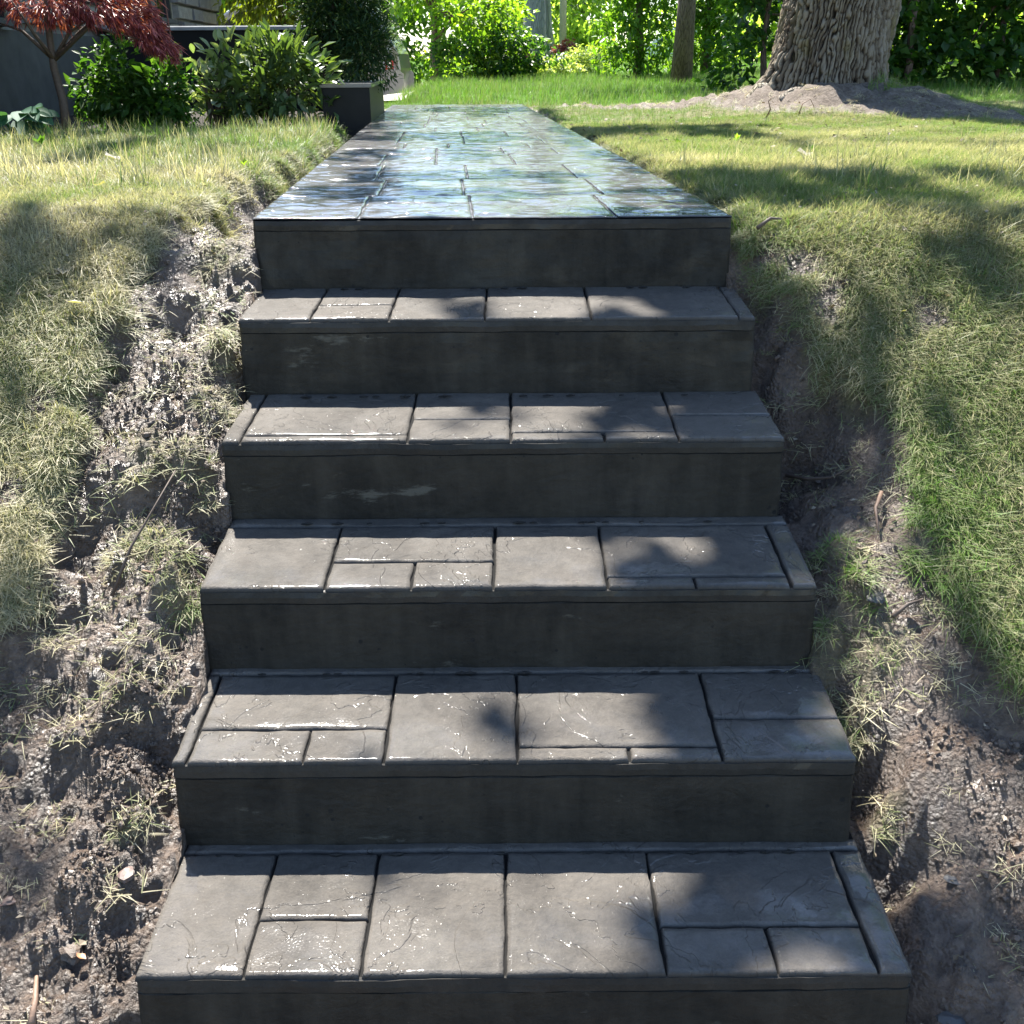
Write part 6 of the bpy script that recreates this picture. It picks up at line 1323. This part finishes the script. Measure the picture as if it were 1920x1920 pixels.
stick('little dark stick beside the top step', [(.635, 2.70, .03), (.67, 2.715, .035), (.70, 2.72, .03)], .006)
stick('pale crooked twig standing on the mound before the massive trunk', [(1.72, 7.35, 0), (1.74, 7.33, .06), (1.72, 7.32, .11), (1.76, 7.32, .15)], .006, M_bark_l)
stick('thin pale twig bent over the bare earth near the lawn', [(1.95, 7.4, 0), (1.97, 7.4, .07), (2.02, 7.4, .09), (2.05, 7.4, .03)], .005, M_bark_l)
def stone(label, x, y, r, mat, sq=(1, .8, .6), grp='stones in the mud'):
    o = clod_mesh(int(abs(x * 1000 + y * 100))); me = o.data
    me.materials.clear(); me.materials.append(mat)
    for p in me.polygons: p.use_smooth = False
    s = add('stone', me, None, (x, y, gz(x, y) + r * .25)); s.scale = (r * sq[0], r * sq[1], r * sq[2]); s.rotation_euler = (0, 0, x * 40)
    tag(s, label, 'stone', grp); bpy.data.objects.remove(o)
M_grey = simple('grey_stone', (0.05, 0.05, 0.05), .5, scale=40)
M_pink = simple('pink_stone', (0.12, 0.08, 0.066), .55, scale=40)
stone('bluish grey stone at the bottom right beside the lowest step', .705, 1.185, .018, M_grey)
stone('flat grey stone on the mud right of the fifth step', .725, 1.80, .018, M_grey, (1.2, .9, .4))
stone('small pale pebble on the mud right of the lowest steps', .76, 1.37, .012, M_grey)
stone('pinkish pebble at the left edge of the mud', -.86, 1.33, .012, M_pink)
stone('lump of wet earth left of the lowest step', -.735, 1.265, .022, M_clod)
stone('brown stone close to the left side of the lowest step', -.665, 1.36, .016, M_pink)
def ground_leaf(label, x, y, L, mat, yaw, name='fallen_leaf', grp='fallen leaves on the grass', lift=.02):
    V = [(-.0, 0, 0), (-.28, .4, .10), (-.2, .8, .06), (0, 1.0, .16), (.22, .75, .02), (.3, .38, .12), (0, .5, -.02)]
    o = add(name, mesh_data(name, V, [(0, 6, 1), (1, 6, 2), (2, 6, 3), (3, 6, 4), (4, 6, 5), (5, 6, 0)], mat, True, {'tint': [.8] * 7}), None, (x, y, gz(x, y) + lift))
    o.scale = (L, L, L); o.rotation_euler = (.15, .1, yaw); tag(o, label, 'leaf', grp)
M_dry = leafmat('dry_leaf', [(0, (0.16, 0.14, 0.105)), (1, (0.32, 0.29, 0.23))], .25)
ground_leaf('pale dry leaf on the dry grass of the left slope', -1.09, 2.52, .05, M_dry, .4)
ground_leaf('curled pale leaf just above the left mud bank', -1.02, 2.44, .045, M_dry, 2.1)
ground_leaf('pale leaf on the left lawn level with the walkway', -1.55, 4.3, .09, M_dry, 1.0)
ground_leaf('white leaf on the grass left of the top step', -1.28, 3.3, .06, M_dry, 4.0)
ground_leaf('whitish leaf in the middle of the right lawn', 1.22, 4.4, .10, M_dry, .2)
ground_leaf('small pale leaf on the right slope', .93, 2.42, .03, M_dry, 3)
ground_leaf('orange scrap of leaf on the mud at bottom left', -.70, 1.24, .02, leafmat('orange_leaf', [(0, (.3, .12, .05)), (1, (.42, .18, .08))], .2), 1.2)
def weed(label, x, y, n_, L, leafm):
    z = gz(x, y)
    t = thing('broadleaf_weed', label, 'weed', (x, y, z), 'broad leaved weeds in the lawn')
    V = [(-.0, 0, 0), (-.22, .45, .25), (0, 1, .32), (.22, .45, .25), (0, .5, .2)]
    me = mesh_data('leaf', V, [(0, 4, 1), (1, 4, 2), (2, 4, 3), (3, 4, 0)], leafm, True, {'tint': [.7] * 5})
    for i in range(n_):
        o = add('leaf', me, t, (0, 0, .01)); s = L * random.uniform(.7, 1.2); o.scale = (s, s, s); o.rotation_euler = (random.uniform(0, .7), 0, i * 6.28 / n_ + random.uniform(-.3, .3))
weed('bright yellow green weed nearest the walkway on the right lawn', .83, 5.35, 7, .045, LM['bright'])
weed('bright yellow green weed farther right on the right lawn', 1.15, 5.5, 8, .045, LM['bright'])
weed('dark green weed in the right lawn', 1.32, 4.75, 6, .05, LM['fresh'])
weed('yellow green weed at the edge of the left lawn', -1.0, 4.05, 6, .035, LM['bright'])
weed('leafy weed at the left end of the lawn', -2.2, 5.1, 7, .06, LM['fresh'])
